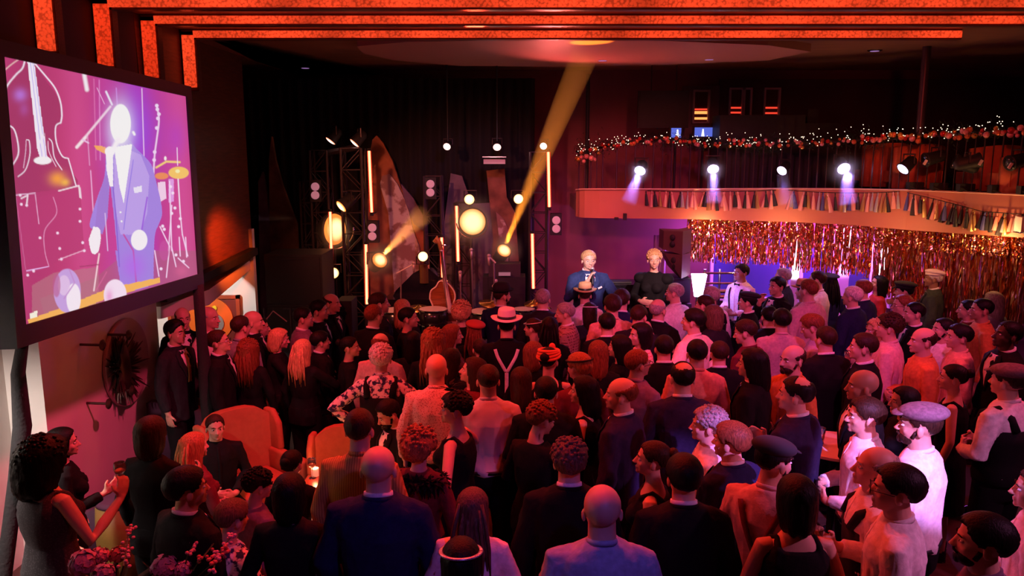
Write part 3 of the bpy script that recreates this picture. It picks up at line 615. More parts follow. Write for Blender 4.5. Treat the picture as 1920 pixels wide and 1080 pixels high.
# poles, lights
line([(158, 140), (163, 168)], 8, (1, .92, .98)); 
for x0, x1, y0, y1, c in [(176, 180, 148, 300, (.8, .2, .5)), (186, 188, 150, 300, (.85, .3, .7)), (218, 220, 165, 200, (.7, .3, .9)), (266, 270, 166, 292, (1, .75, 1)), (170, 175, 320, 400, (1, .6, .95)), (164, 168, 250, 310, (.85, .4, .7))]: line([(x0, y0), (x1, y1)], 2.2, c, .8)
line([(182, 165), (196, 195)], 1.6, (.9, .5, .8)); line([(199, 172), (210, 196)], 4, (.9, .85, 1)); line([(144, 276), (207, 200)], 4.6, (.95, .72, .85)); line([(144, 276), (160, 258)], 6, (1, .85, .9)); line([(155, 262), (166, 268)], 3, (.9, .6, .9))
line(smooth_pts([(294, 198), (298, 225), (294, 260), (290, 290), (288, 325)]), 3.4, (.95, .7, .95)); 
for q in [(294, 198), (295, 205), (298, 214), (296, 222), (294, 240), (290, 285), (289, 300)]: ellp(q[0], q[1], 4, 4, (.95, .75, 1))
poly([(176, 272), (196, 275), (204, 284), (196, 288), (180, 280)], (1, .45, .12))
# drum kit
line([(293, 314), (312, 303), (337, 304)], 4, (1, .72, .22)); ellp(310, 297, 3, 5, (1, .9, .9)); ellp(335, 324, 20, 12, (1, .62, .16)); ellp(333, 321, 5, 4, (1, .95, .5)); line([(332, 277), (333, 310)], 1.8, (1, .8, 1)); line([(334, 336), (338, 400)], 2.6, (1, .85, 1))
ellp(303, 330, 14, 7, (.9, .3, .12)); poly([(296, 342), (310, 340), (312, 372), (298, 380)], (1, .75, .95), .9); poly([(316, 336), (326, 336), (326, 378), (316, 380)], (.85, .45, .95), .8)
for p in ([(318, 340), (322, 470)], [(322, 385), (316, 470)], [(300, 425), (318, 462)], [(338, 400), (342, 440)], [(318, 462), (312, 520)], [(322, 464), (330, 500)], [(342, 440), (352, 480)], [(290, 470), (298, 518)], [(336, 445), (338, 480)], [(348, 445), (350, 482)], [(334, 484), (354, 502)]): line(p, 2.4, (1, .72, .98))
for q in [(320, 350), (324, 362), (328, 390), (322, 400), (308, 430), (305, 424), (330, 478), (338, 410), (302, 504), (344, 490), (335, 425)]: ellp(q[0], q[1], 3.4, 3.4, (1, .8, 1))
blob(340, 508, 14, 12, (.72, .14, .32), .8); ellp(308, 470, 10, 20, (.62, .1, .4), .6)
# speaking man, over-exposed
blob(228, 250, 26, 60, (.45, .25, 1), .9)
poly(smooth_pts([(176, 430), (168, 420), (182, 372), (196, 330), (200, 280), (214, 273), (240, 262), (255, 278), (282, 306), (290, 330), (300, 370), (304, 400), (298, 420), (290, 445), (288, 520), (290, 532), (232, 548), (224, 520), (216, 470), (206, 420), (200, 400), (192, 415)]), (.40, .26, .82))
poly([(214, 300), (240, 280), (264, 290), (280, 330), (276, 400), (262, 440), (226, 440), (214, 380)], (.58, .42, .92), .8)
poly([(184, 372), (197, 330), (204, 330), (204, 400), (192, 440), (178, 430)], (.38, .22, .72))
line([(210, 330), (217, 400), (224, 500)], 2, (.25, .12, .7)); line([(232, 440), (250, 470), (256, 536)], 3, (.6, .08, .4)); poly([(206, 340), (213, 400), (220, 470), (206, 470), (202, 400)], (.62, .06, .34)); line([(250, 300), (238, 380), (232, 430)], 1.8, (.3, .2, .85)); line([(276, 370), (266, 430)], 3, (.35, .12, .8)); blob(250, 500, 26, 30, (.5, .16, .9), .8)
poly([(198, 284), (212, 286), (212, 350), (206, 350), (200, 320)], (1, .95, 1)); poly([(214, 276), (248, 270), (244, 300), (232, 382), (224, 350)], (1, 1, 1))
ellp(226, 232, 20, 38, (1, 1, 1)); blob(226, 240, 22, 46, (1, 1, 1), .9, 1.1); line([(250, 248), (252, 252)], 5, (1, 1, 1)); line([(222, 262), (206, 290)], 10, (1, .95, 1)); ellp(206, 284, 10, 10, (1, .97, 1))
poly([(250, 352), (266, 348), (266, 360), (252, 362)], (.9, .85, 1)); ellp(226, 398, 2.4, 2.4, (1, 1, 1)); ellp(228, 415, 2.4, 2.4, (1, 1, 1))
poly(smooth_pts([(175, 425), (186, 428), (189, 445), (184, 472), (172, 474), (166, 450)]), (1, .94, 1)); ellp(261, 450, 16, 20, (1, .95, 1))
line([(186, 476), (176, 545)], 3, (1, .72, .78)); line([(150, 500), (186, 496)], 2, (.4, .05, .15)); line([(200, 510), (180, 545)], 2, (.7, .15, .35)); line([(197, 400), (202, 470)], 2, (.8, .6, .95))
# stage edge and heads
poly([(52, 600), (120, 575), (205, 540), (300, 520), (300, 530), (200, 560), (120, 592), (56, 612)], (1, .50, .12)); poly([(56, 588), (70, 582), (70, 594), (56, 598)], (1, .95, .8))
ellp(126, 545, 26, 42, (.62, .40, .82)); ellp(138, 560, 14, 30, (1, .9, 1)); ellp(120, 535, 12, 20, (.85, .62, .9), .8); ellp(106, 535, 8, 24, (.55, .12, .3), .7); line([(130, 505), (140, 530), (120, 560)], 2.5, (.6, .3, .7))
ellp(216, 553, 22, 30, (1, .82, .98)); blob(205, 556, 8, 16, (.9, .35, .7), .8)
scr = empty('led_screen', tuple((TL + TR + BL + BR) / 4), 'huge framed LED screen showing a speaking man and a double bass, beside the left wall strips', 'screen')
scr['label'] = 'huge framed LED screen showing a magenta picture of a speaking man and a double bass'
me_o = part(MB().grid(G), 'screen_picture', None, scr)
m = bpy.data.materials.new('led_picture'); m.use_nodes = True; nt = m.node_tree; b_ = nt.nodes['Principled BSDF']; b_.inputs['Base Color'].default_value = (.01, .01, .01, 1)
va = nt.nodes.new('ShaderNodeVertexColor'); va.layer_name = 'led'; nt.links.new(va.outputs[0], b_.inputs['Emission Color']); b_.inputs['Emission Strength'].default_value = .92
me_o.data.materials.clear(); me_o.data.materials.append(m)
ca = me_o.data.color_attributes.new('led', 'FLOAT_COLOR', 'POINT'); ca.data.foreach_set('color', np.concatenate([C.reshape(-1, 3), np.ones((NU * NV, 1))], 1).ravel())
du, dv = (TR - TL), (BL - TL); lu, lv = np.linalg.norm(du), np.linalg.norm(dv); du /= lu; dv /= lv
def sbox(u0, u1, v0, v1, d0, d1, nm, m, mb=None):
    c = [TL + du * a + dv * b + n_s * d for a, b, d in [(u0, v0, d0), (u1, v0, d0), (u1, v1, d0), (u0, v1, d0)]]
    mb = MB() if mb is None else mb; mb.prism(c, n_s * (d1 - d0)); return mb
M_frm = mat('screen_frame_black', (.02, .012, .022), .45)
fr = MB(); bw = .10
sbox(-bw, lu + bw, -bw, 0, -.10, .015, '', 0, fr); sbox(-bw, lu + bw, lv, lv + bw + .03, -.10, .015, '', 0, fr); sbox(-bw, 0, 0, lv, -.10, .015, '', 0, fr); sbox(lu, lu + bw, 0, lv, -.10, .015, '', 0, fr)
part(fr, 'screen_frame', M_frm, scr); part(sbox(-.02, lu + .02, -.02, lv + .02, -.09, -.02, '', 0), 'back_panel', M_black, scr)
for nm, path, rr_ in (('near_support', [(BL + dv * .12 - n_s * .02), at_x(34, 700, -3.36), at_x(42, 800, -3.40), at_x(30, 900, -3.42), at_x(8, 1075, -3.42)], [.035, .045, .06, .05, .05]), ):
    pth = [np.array(p) for p in path]
    part(MB().tube(pth + [pth[-1] + (pth[-1] - pth[-2]) * (pth[-1][2] / max(.01, (pth[-2] - pth[-1])[2]))], rr_ + [.06], 10), 'support_leg', mat('black_wrap_cloth', (.015, .014, .016), .9, bump=.6, nscale=14), scr, True)
p0 = BR + dv * .1; part(MB().tube([p0, (p0[0], p0[1], 1.6), (p0[0] + .02, p0[1], 1.2), (p0[0], p0[1], 0)], [.05, .05, .075, .05], 10), 'support_leg', MATS['black_wrap_cloth'], scr, True)
part(MB().box(tuple((p0[0], p0[1], .01)), (.5, .5, .02)), 'foot_plate', M_black, scr)

# ------------------------------------------------------------------ metal starburst sculpture on the pink wall
cS = at_x(214, 690, XL); sc_ = empty('wall_sculpture', tuple(cS), 'spiky dark metal starburst sculpture over a darker round disc on the pink lit wall', 'wall art')
M_bronze = mat('dark_bronze', (.10, .05, .045), .4, .8)
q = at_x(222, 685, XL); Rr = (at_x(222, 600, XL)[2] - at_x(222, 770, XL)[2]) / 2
part(MB().lathe((XL + .03, q[1] + .12, q[2]), [(Rr, -.02), (Rr, 0), (Rr * .985, .012)], 48, (1, 0, 0)), 'round_disc', mat('muted_pink_disc', (.5, .34, .36), .4), sc_)  # thin round disc, darker than the wall behind it
spk = MB()
for i in range(190):
    a = rng.uniform(0, 2 * pi); L = rng.uniform(.45, .80) * Rr * (1.0 if rng.random() < .85 else 1.15); d = np.array([rng.uniform(.0, .35), cos(a) * .62, sin(a)]); d /= np.linalg.norm(d)
    spk.tube([cS + d * .05 + (.05, 0, 0), cS + d * L * .6 + (.05, 0, 0), cS + d * L + (.05, 0, 0)], [.020, .014, .003], 5)
part(spk, 'spikes', M_bronze, sc_)['kind'] = 'stuff'
part(MB().ell(cS + (.08, 0, 0), (.07, .11, .30), 14, 8), 'core', M_bronze, sc_, True)
for px, py, dx in [(240, 628, .16), (176, 647, -.2), (246, 732, .16), (188, 757, -.2)]:
    p = at_x(px - (8 if dx > 0 else -6), py, XL + .16)
    part(MB().tube([(XL, p[1] + .02, p[2]), (XL + .2, p[1], p[2])], .012, 6).lathe((XL + .2, p[1], p[2]), [(.045, 0), (.05, .01), (.02, .03)], 14, (1, 0, 0)), 'standoff_bracket', M_bronze, sc_)

# ------------------------------------------------------------------ stage: trusses, tube lights, lamps, instruments
M_trs = mat('black_truss_metal', (.06, .045, .05), .4, .6)
def truss(px, py, y, w_, lab, ztop=None, zb=ST):
    p = at_y(px, py, y); h = p[2] - zb; o = empty('truss_tower', (p[0], y, zb), lab, 'truss', 'lighting truss towers'); hw = w_ / 2
    for sx in (-1, 1):
        for sy in (-1, 1):
            part(MB().tube([(p[0] + sx * hw, y + sy * hw, zb), (p[0] + sx * hw, y + sy * hw, p[2])], .022, 7), 'chord', M_trs, o)
    n = int(h / .3); lac = MB()
    for i in range(n):
        z0, z1 = zb + i * h / n, zb + (i + 1) * h / n; s = 1 if i % 2 else -1
        for sy in (-1, 1): lac.tube([(p[0] - s * hw, y + sy * hw, z0), (p[0] + s * hw, y + sy * hw, z1)], .009, 5); lac.tube([(p[0] - hw, y + sy * hw, z1), (p[0] + hw, y + sy * hw, z1)], .008, 5)
        for sx in (-1, 1): lac.tube([(p[0] + sx * hw, y - s * hw, z0), (p[0] + sx * hw, y + s * hw, z1)], .009, 5)
    part(lac, 'lacing', M_trs, o); part(MB().box((p[0], y, zb + .01), (w_ + .2, w_ + .2, .02)), 'base_plate', M_black, o)
truss(600, 282, 12.2, .26, 'black truss tower with the lilac rear lamps, next to the mural crag')
truss(661, 278, 11.9, .30, 'tallest looking black truss tower beside the upper glowing tube')
truss(578, 340, 12.5, .22, 'slim black truss tower nearest the loudspeaker stack')
truss(812, 330, 12.3, .26, 'black truss tower behind the double bass neck')
truss(1010, 285, 12.3, .26, 'black truss tower under the amber beam with two glowing tubes')
truss(868, 380, 12.5, .24, 'short black truss tower behind the large round stage lamp')
part(MB().tube([at_y(600, 290, 12.2), at_y(668, 276, 12.0)], .05, 8), 'lamp_bar', M_trs, bpy.data.objects['truss_tower.001'])
M_core = mat('tube_core', (.5, .2, .1), .5, emit=(1, .34, .15), es=5.5)
ms = bpy.data.materials.new('tube_diffuser_red'); ms.use_nodes = True; MATS['tube_diffuser_red'] = ms; bb = ms.node_tree.nodes['Principled BSDF']
bb.inputs['Base Color'].default_value = (.8, .05, .02, 1); bb.inputs['Alpha'].default_value = .3; bb.inputs['Emission Color'].default_value = (1, .03, .008, 1); bb.inputs['Emission Strength'].default_value = .9
tubes = [(692, 283, 697, 398, 11.7, 'long glowing orange tube light at the top of the tall truss'), (619, 397, 622, 500, 11.8, 'glowing orange tube light standing by the large oval lamp'), (686, 458, 688, 570, 11.5, 'glowing orange tube light reaching down to the heads by the grand piano'),
         (828, 445, 830, 520, 12.0, 'short glowing orange tube light behind the double bass neck'), (856, 386, 859, 490, 11.8, 'glowing orange tube light touching the large round stage lamp'), (1028, 285, 1030, 388, 11.9, 'glowing orange tube light high beside the amber beam'), (998, 438, 1000, 541, 11.8, 'glowing orange tube light low behind the dark blazer man'), (617, 505, 619, 548, 12.0, 'stub of glowing orange tube light beside the loudspeaker stack')]
for x0, y0, x1, y1, y, lab in tubes:
    a, c = at_y(x0, y0, y), at_y(x1, y1, y); o = empty('tube_light', tuple(c), lab, 'tube light', 'orange tube lights on stage')
    part(MB().tube([c, a], .017, 8), 'glowing_core', M_core, o); part(MB().tube([c, a], .030, 10), 'diffuser', ms, o)
    part(MB().tube([c - (0, 0, .05), c], .028, 8).tube([a, a + (0, 0, .04)], .028, 8).tube([c + (0, .0, -.03), c + (0, .45, -.03)], .01, 5), 'end_caps', M_black, o)
M_hot = mat('hot_lamp_amber', (.8, .6, .3), .5, emit=(1, .60, .26), es=4.5, kind='lens', nscale=.12, col2=(.40, .085, .008)); M_hotp = mat('hot_lamp_pinkwhite', (.8, .6, .6), .5, emit=(1, .70, .62), es=4.5, kind='lens', nscale=.1, col2=(.5, .12, .06))
M_vhot = mat('hot_lamp_violet', (.5, .4, .8), .5, emit=(.72, .55, 1), es=9)
def lampunit(px, py, y, r, d, m, lab, nm='spotlight', grp=None, body=1.6, hang=None, loc=None):
    p = at_y(px, py, y) if loc is None else np.array(loc); d = np.array(d, float); d /= np.linalg.norm(d)
    o = empty(nm, tuple(p), lab, 'spotlight', grp)
    part(MB().lathe(p - d * r * body * 1.6, [(r * .55, 0), (r * .9, r * .5), (r * 1.0, r * body * 1.3), (r * 1.16, r * body * 1.58), (r * 1.16, r * body * 1.62)], 18, d), 'housing', M_black, o, True)
    part(MB().ell(p, (r, r, r * .25), 18, 6, np.array(Vector(d).to_track_quat('Z', 'Y').to_matrix())), 'lens', m, o, True)
    if 'high white' in (grp or '') and hang is None and 'truss' not in lab: part(MB().tube([p - d * r + (0, 0, r), (p - d * r)[:2].tolist() + [4.78]], .012, 6), 'hanging_rod', M_black, o)
    s = np.cross(d, (0, 0, 1)); s = s / (np.linalg.norm(s) + 1e-6); c = p - d * r * body * .8; u = np.array([0, 0, 1.]) * (hang or 1)
    part(MB().tube([c + s * r * 1.2, c + s * r * 1.2 + u * r * 1.5, c - s * r * 1.2 + u * r * 1.5, c - s * r * 1.2], r * .09 + .004, 5), 'yoke', M_trs, o)
    return o, p, d
G1 = 'amber stage spotlights'
lampunit(712, 488, 11.4, .115, (.5, -.75, .45), M_hot, 'brilliant amber stage lamp with a short beam, above the heads by the grand piano', grp=G1)
lampunit(945, 470, 11.5, .105, (.32, -.75, .6), M_hot, 'brilliant amber stage lamp that throws the tall amber beam', grp=G1, hang=-1)
lampunit(793, 481, 11.7, .075, (.2, -1, .1), M_hot, 'round amber lamp beside the double bass scroll', grp=G1, hang=-1)
lampunit(880, 374, 12.1, .08, (-.1, -1, -.1), M_hot, 'amber lamp directly above the large round stage lamp', grp=G1)
lampunit(972, 373, 12.0, .075, (.2, -1, -.1), M_hot, 'amber lamp crossed by the tall amber beam', grp=G1)
lampunit(640, 387, 11.7, .10, (-.62, -.5, -.55), M_hot, 'tilted amber spotlight on the truss beside the upper glowing tube', grp=G1)
lampunit(625, 512, 11.9, .085, (.1, -1, .1), M_hot, 'amber lamp low behind the loudspeaker stack', grp=G1)
lampunit(838, 275, 12.3, .058, (-.2, -1, -.45), M_hotp, 'small pinkish white lamp high over the double bass', grp='high white stage lamps')
lampunit(932, 276, 12.3, .062, (0, -1, -.6), M_hotp, 'small pinkish white lamp over the glowing sill at centre stage', grp='high white stage lamps')
lampunit(1019, 274, 12.2, .055, (-.2, -1, -.3), M_hotp, 'small pinkish white lamp on top of the truss by the amber beam', grp='high white stage lamps')
lampunit(620, 264, 12.0, .085, (-.55, -.25, -.75), M_hotp, 'tilted white spotlight on the truss top nearest the screen', grp='high white stage lamps')
lampunit(665, 268, 11.8, .085, (-.62, -.25, -.7), M_hotp, 'tilted white spotlight on the truss top beside the upper glowing tube', grp='high white stage lamps')
for px, py, y, lab in [(807, 345, 12.15, 'pair of lilac audience lamps on the truss above the double bass'), (1043, 413, 12.0, 'pair of lilac audience lamps at the end of the stage by the plum wall'), (698, 427, 11.8, 'pair of lilac audience lamps beside the orange mural'), (591, 350, 12.0, 'pair of lilac audience lamps seen edge-on at the slim truss')]:
    p = at_y(px, py, y); q = at_y(px, py + 16, y); o = empty('blinder_lamp', tuple(p), lab, 'stage lamp', 'two-cell audience lamps')
    part(MB().box((p[0], y + .08, (p[2] + q[2]) / 2), (.17, .14, .33)), 'housing', M_black, o)
    for c in (p, q): part(MB().lathe((c[0], y, c[2]), [(.062, -.01), (.062, .01), (.045, .02)], 20, (0, -1, 0)), 'cell', mat('frosted_lilac_cell', (.55, .35, .42), .25, emit=(.55, .22, .30), es=.55), o)
# big round lamps with yokes
for px, py, y, r, rx, lab in [(886, 416, 11.6, .19, 1., 'very large round amber stage lamp in a silver yoke ring'), (626, 430, 12.1, .24, .45, 'large oval looking amber lamp turned sideways behind the glowing tube')]:
    p = at_y(px, py, y); o = empty('round_stage_lamp', tuple(p), lab, 'stage lamp', 'large round stage lamps'); d = (0, -1, 0) if rx == 1 else (.85, -.5, 0)
    part(MB().lathe(p, [(r * .5, -.25), (r * 1.05, -.06), (r * 1.12, .0), (r * 1.12, .03), (r * 1.02, .03), (r * 1.0, .0)], 36, d), 'bowl', M_black, o, True)
    part(MB().lathe(p, [(r, 0), (r * .97, .03), (r * .6, .05), (.01, .055)], 36, d), 'glowing_face', mat('big_lamp_face', (.8, .5, .2), .5, emit=(1, .62, .26), es=3.6, kind='lens', nscale=.25, col2=(.38, .09, .012)), o, True)
    part(MB().tube([(p[0] + cos(a) * r * 1.25, y + .02, p[2] + sin(a) * r * 1.25) for a in np.linspace(-pi * .97, pi * .03, 24)], .009, 6), 'yoke_ring', mat('chrome_yoke', (.8, .75, .75), .2, 1), o)
    part(MB().tube([(p[0] - .02, y + .1, p[2] - r * 1.25), (p[0] - .03, y + .1, ST)], .018, 7), 'stand', M_trs, o)
# stage monitor shelf catching the light at centre
p = at_y(927, 303, 12.2); o = empty('lit_sill', tuple(p), 'small shelf box lit pinkish white under the centre stage lamp', 'box')
part(MB().box((p[0], 12.25, p[2]), (.33, .14, .07)), 'box_body', mat('pale_box', (.7, .6, .65), .5), o); part(MB().box((p[0], 12.2, p[2] + .07), (.36, .2, .015)), 'shelf_plate', MATS['pale_box'], o)
lamp('shelf_lamp', 'POINT', (p[0], 12.0, p[2] + .18), None, (1, .6, .55), 2.5, .03)
# loudspeaker stacks
M_grl = mat('speaker_grille', (.02, .018, .02), .5, .3, bump=.3, nscale=60)
def speaker(x, y, z0, w_, d_, h, lab, nm='loudspeaker', grp=None, cones=True, rz=0):
    o = empty(nm, (x, y, z0), lab, 'speaker', grp); R = Rz(rz)
    part(MB().box((x, y, z0 + h / 2), (w_, d_, h), R), 'cabinet', M_black, o)
    f = lambda v: np.array((x, y, 0)) + R @ np.array(v, float)
    part(MB().box(f((0, -d_ / 2 - .008, z0 + h / 2)), (w_ * .93, .014, h * .9), R), 'grille', M_grl, o)
    part(MB().tube([f((-w_ * .2, -d_ / 2 - .02, z0 + h * .92)), f((w_ * .2, -d_ / 2 - .02, z0 + h * .92))], .008, 5), 'handle', M_trs, o)
    return o
a, c = at_y(497, 476, 10.6), at_y(608, 568, 10.6); w_ = c[0] - a[0]; hh = (a[2] - c[2])
zt_ = a[2]; hb = zt_ / 3
for i in range(3): speaker((a[0] + c[0]) / 2, 10.9 + .002 * i, i * hb, w_, .7, hb - .006, ['bottom black loudspeaker cabinet of the stack beside the passage', 'middle black loudspeaker cabinet of the stack beside the passage', 'top black loudspeaker cabinet of the stack beside the passage'][i], grp='big black loudspeaker stack')
a, c = at_y(634, 561, 9.7), at_y(664, 600, 9.7); speaker((a[0] + c[0]) / 2, 9.75, 0, c[0] - a[0], .35, a[2], 'grey black upright loudspeaker beside the bald man with a tie')
# angled line loudspeakers on the other side
spb = at_y(1296, 520, 11.5)[2]; o_x0, o_x1 = at_y(1246, 500, 11.3)[0], at_y(1297, 500, 11.3)[0]
zA, zB, zC = at_y(1270, 432, 11.3)[2], at_y(1270, 474, 11.3)[2], at_y(1270, 517, 11.3)[2]
for i, (z1, z0, dx) in enumerate([(zA, zB + .01, 0), (zB - .01, zC, .07)]):
    lab = ['upper wedge shaped loudspeaker with brown face vents beside the foil fringe', 'lower wedge shaped loudspeaker with brown face vents beside the foil fringe'][i]
    xm = (o_x0 + o_x1) / 2; o = empty('line_loudspeaker', (xm, 11.5, z0), lab, 'speaker', 'wedge loudspeakers'); h = z1 - z0
    pts = [(o_x0 + dx * .3, 11.45, z1 - .02), (xm + .02, 11.15, z1), (o_x1, 11.4, z1), (o_x1, 11.4, z0), (xm + .02, 11.15, z0 - .02), (o_x0 + dx + (.07 if i else 0), 11.45, z0 + (.02 if i == 0 else .08))]
    b = MB(); d = np.array([0, .35, 0]); P6 = [np.array(q_) for q_ in pts]
    v = P6 + [q_ + d for q_ in P6]; b.add(v, [(0, 5, 4, 1), (1, 4, 3, 2), (6, 7, 10, 11), (7, 8, 9, 10), (0, 1, 7, 6), (1, 2, 8, 7), (5, 11, 10, 4), (4, 10, 9, 3), (0, 6, 11, 5), (2, 3, 9, 8)])
    part(b, 'cabinet', mat('brown_black_cabinet', (.12, .05, .06), .5), o)
    f = lambda u, v_: P6[0] * (1 - u) * (1 - v_) + P6[1] * u * (1 - v_) + P6[5] * (1 - u) * v_ + P6[4] * u * v_
    for vv in (.3, .62):
        ctr = f(.5, vv) + np.array([-.012, -.016, 0]); part(MB().ell(ctr, (.045, .02, .045), 10, 6, Rz(-.7)), 'vent', M_black, o)
speaker(xm + .02, 11.55, zC - .40, .34, .5, .36, 'black bass cabinet directly under the wedge loudspeakers', cones=False)
speaker(xm + .02, 11.56, 0, .40, .5, zC - .42, 'tall black base cabinet under the wedge loudspeaker stack')
# keyboard/piano behind the presenters
a, c = at_y(1135, 536, 11.0), at_y(1215, 536, 11.0); o = empty('upright_piano', ((a[0] + c[0]) / 2, 11.1, ST), 'glossy black upright piano between the presenting man and woman', 'piano'); w_ = c[0] - a[0] + .35
cx = (a[0] + c[0]) / 2
part(MB().box((cx, 11.2, (ST + a[2]) / 2), (w_, .45, a[2] - ST)), 'case', M_gloss, o); part(MB().box((cx, 11.2, a[2] + .012), (w_ + .05, .5, .025)), 'top_lid', M_gloss, o)
part(MB().box((cx, 10.9, ST + .62), (w_ * .95, .22, .05)), 'key_bed', M_gloss, o); part(MB().box((cx, 10.88, ST + .655), (w_ * .88, .14, .015)), 'keys', M_white, o)
part(MB().box((cx - .1, 11.15, a[2] + .04), (.35, .2, .02)), 'sheet_music', M_black, o)
# grand piano silhouette and its lid
g = at_y(790, 580, 11.9); o = empty('grand_piano', (g[0], 11.9, ST), 'black grand piano with raised lid behind the double bass', 'piano')
lid = [at_y(722, 585, 11.9), at_y(742, 545, 11.9), at_y(775, 512, 11.9), at_y(800, 500, 11.9), at_y(822, 520, 11.9), at_y(822, 560, 11.9), at_y(810, 590, 11.9)]
part(MB().prism(lid, (0, .04, 0)), 'raised_lid', M_gloss, o)
bx = [(g[0] - .55, 11.6), (g[0] + .35, 11.6), (g[0] + .35, 12.3), (g[0] + .1, 12.6), (g[0] - .3, 12.55), (g[0] - .5, 12.2)]
part(MB().prism([(x, y, ST + .62) for x, y in bx], (0, 0, .3)), 'case', M_gloss, o)
for q in ((-.45, 11.7), (.25, 11.7), (-.1, 12.4)): part(MB().tube([(g[0] + q[0], q[1], ST), (g[0] + q[0], q[1], ST + .62)], [.035, .06], 8), 'leg', M_gloss, o)
# draped black speaker and lamp hood behind the bass
p = at_y(805, 520, 12.0); o = empty('wash_lamp', tuple(p), 'dark barrel lamp catching amber light above the grand piano', 'stage lamp')
part(MB().lathe(at_y(796, 530, 11.95), [(.085, 0), (.085, .28)], 16), 'housing', mat('amber_lit_metal', (.3, .16, .06), .35, .7), o); part(MB().ell(at_y(808, 525, 12.05), (.12, .08, .2), 12, 8), 'hood', M_black, o, True)
# double bass
def dbass():
    y = 10.7; s = lambda px, py: at_y(px, py, y); o = empty('double_bass', tuple(s(832, 570)), 'tall double bass with amber scroll leaning in front of the grand piano', 'double bass')
    o.location.z = ST
    out = [(806, 560), (808, 545), (817, 538), (823, 528), (830, 527), (838, 530), (846, 538), (852, 548), (853, 560), (848, 575), (853, 590), (858, 605), (858, 635), (843, 650), (822, 650), (808, 640), (803, 620), (806, 600), (812, 585), (811, 572)]
    b = MB(); pts = [s(*q) for q in smooth_pts(out, 3)]
    b.prism(pts, (0, .16, 0)); part(b, 'body', mat('varnished_amber_wood', (.30, .09, .03), .25, kind='wood', nscale=5, coat=.6), o)
    part(MB().tube([p + np.array((0, -.005, 0)) for p in pts + [pts[0]]], .011, 5), 'edge_binding', mat('cream_binding', (.9, .75, .6), .3), o)
    part(MB().tube([s(828, 468) + (0, -.03, 0), s(835, 530) + (0, -.04, 0), s(845, 585) + (0, -.05, 0)], [.02, .028, .036], 8), 'fingerboard', mat('pale_lit_fingerboard', (.75, .6, .6), .2), o)
    part(MB().tube([s(828, 472), s(824, 455), s(818, 446), s(815, 452), s(820, 456)], [.03, .03, .035, .03, .02], 8), 'scroll', mat('amber_scroll', (.4, .2, .06), .3), o, True)
    for k in (-1, 1): part(MB().tube([s(824, 456 + 4 * k) + (.06 * k, 0, 0), s(824, 456 + 4 * k)], .012, 6).ell(s(824, 456 + 4 * k) + (.07 * k, 0, 0), (.022, .012, .018), 8, 5), 'tuning_peg', MATS['chrome'], o)
    for k in (-1.5, -.5, .5, 1.5): part(MB().tube([s(828 + k, 470) + (0, -.055, 0), s(845 + k * 2, 610) + (0, -.08, 0)], .0035, 4), 'string', MATS['chrome'], o)
    part(MB().box(s(846, 605) + (0, -.05, 0), (.16, .03, .05)), 'bridge', mat('maple', (.7, .5, .3), .5), o)
dbass()
# drum kit: each drum and cymbal
M_drs = mat('drum_shell_black', (.02, .02, .02), .2); M_skin_ = mat('drum_skin', (.75, .65, .66), .5); M_brass = mat('cymbal_brass', (.9, .55, .2), .25, 1)
def drum(px, py, y, r, h, lab):
    p = at_y(px, py, y); o = empty('drum', (p[0], y, p[2] - h), lab, 'drum', 'drums on the stage')
    part(MB().lathe((p[0], y, p[2] - h), [(r, 0), (r, h)], 26), 'shell', M_drs, o, True); part(MB().lathe((p[0], y, p[2]), [(r * .97, 0), (r * .97, .01)], 26), 'drumhead', M_skin_, o)
    for z in (p[2] - h, p[2]): part(MB().tube([(p[0] + cos(a) * r * 1.02, y + sin(a) * r * 1.02, z) for a in np.linspace(0, 2 * pi, 25)], .010, 5), 'hoop', MATS['chrome'], o)
    for k in range(6): a = k * pi / 3; part(MB().box((p[0] + cos(a) * r * 1.03, y + sin(a) * r * 1.03, p[2] - h / 2), (.02, .02, h * .6)), 'lug', MATS['chrome'], o)
    for k in range(3): a = k * 2.1 + .4; part(MB().tube([(p[0] + cos(a) * r * .95, y + sin(a) * r * .95, p[2] - h), (p[0] + cos(a) * r * 1.15, y + sin(a) * r * 1.15, ST)], .011, 5), 'leg', MATS['chrome'], o)
drum(812, 580, 10.45, .19, .2, 'snare drum with chrome hoop below the double bass'); drum(912, 584, 10.5, .23, .3, 'tom drum beside the bowler hat man'); drum(982, 580, 10.6, .15, .18, 'small chrome rimmed drum before the dark blazer man'); drum(742, 582, 10.5, .2, .26, 'drum showing its rim beside the blonde woman')
def cymbal(px, py, y, r, tilt, lab, zoff=0):
    p = at_y(px, py, y); o = empty('cymbal', tuple(p), lab, 'cymbal', 'cymbals on stands'); M_ = np.array(Vector((sin(tilt), -.12, cos(tilt))))
    part(MB().lathe(p, [(.01, .03), (.035, .025), (.045, .008), (r, -.012), (r, -.016), (.05, 0)], 30, tuple(M_)), 'plate', M_brass, o, True)
    part(MB().tube([p + (0, 0, .05), p, (p[0], y, ST)], .010, 6), 'stand', MATS['chrome'], o)
    for k in range(3): a = k * 2.09; part(MB().tube([(p[0], y, ST + .3), (p[0] + cos(a) * .22, y + sin(a) * .22, ST)], .009, 5), 'leg', MATS['chrome'], o)
cymbal(925, 568, 10.75, .20, .1, 'brass cymbal beside the bowler hat'); cymbal(1003, 566, 10.8, .16, -.15, 'brass cymbal peeking behind the dark blazer man'); cymbal(1022, 573, 10.7, .10, .2, 'small brass cymbal edge beside the dark blazer man'); cymbal(785, 577, 10.75, .18, .05, 'brass cymbal in front of the grand piano')
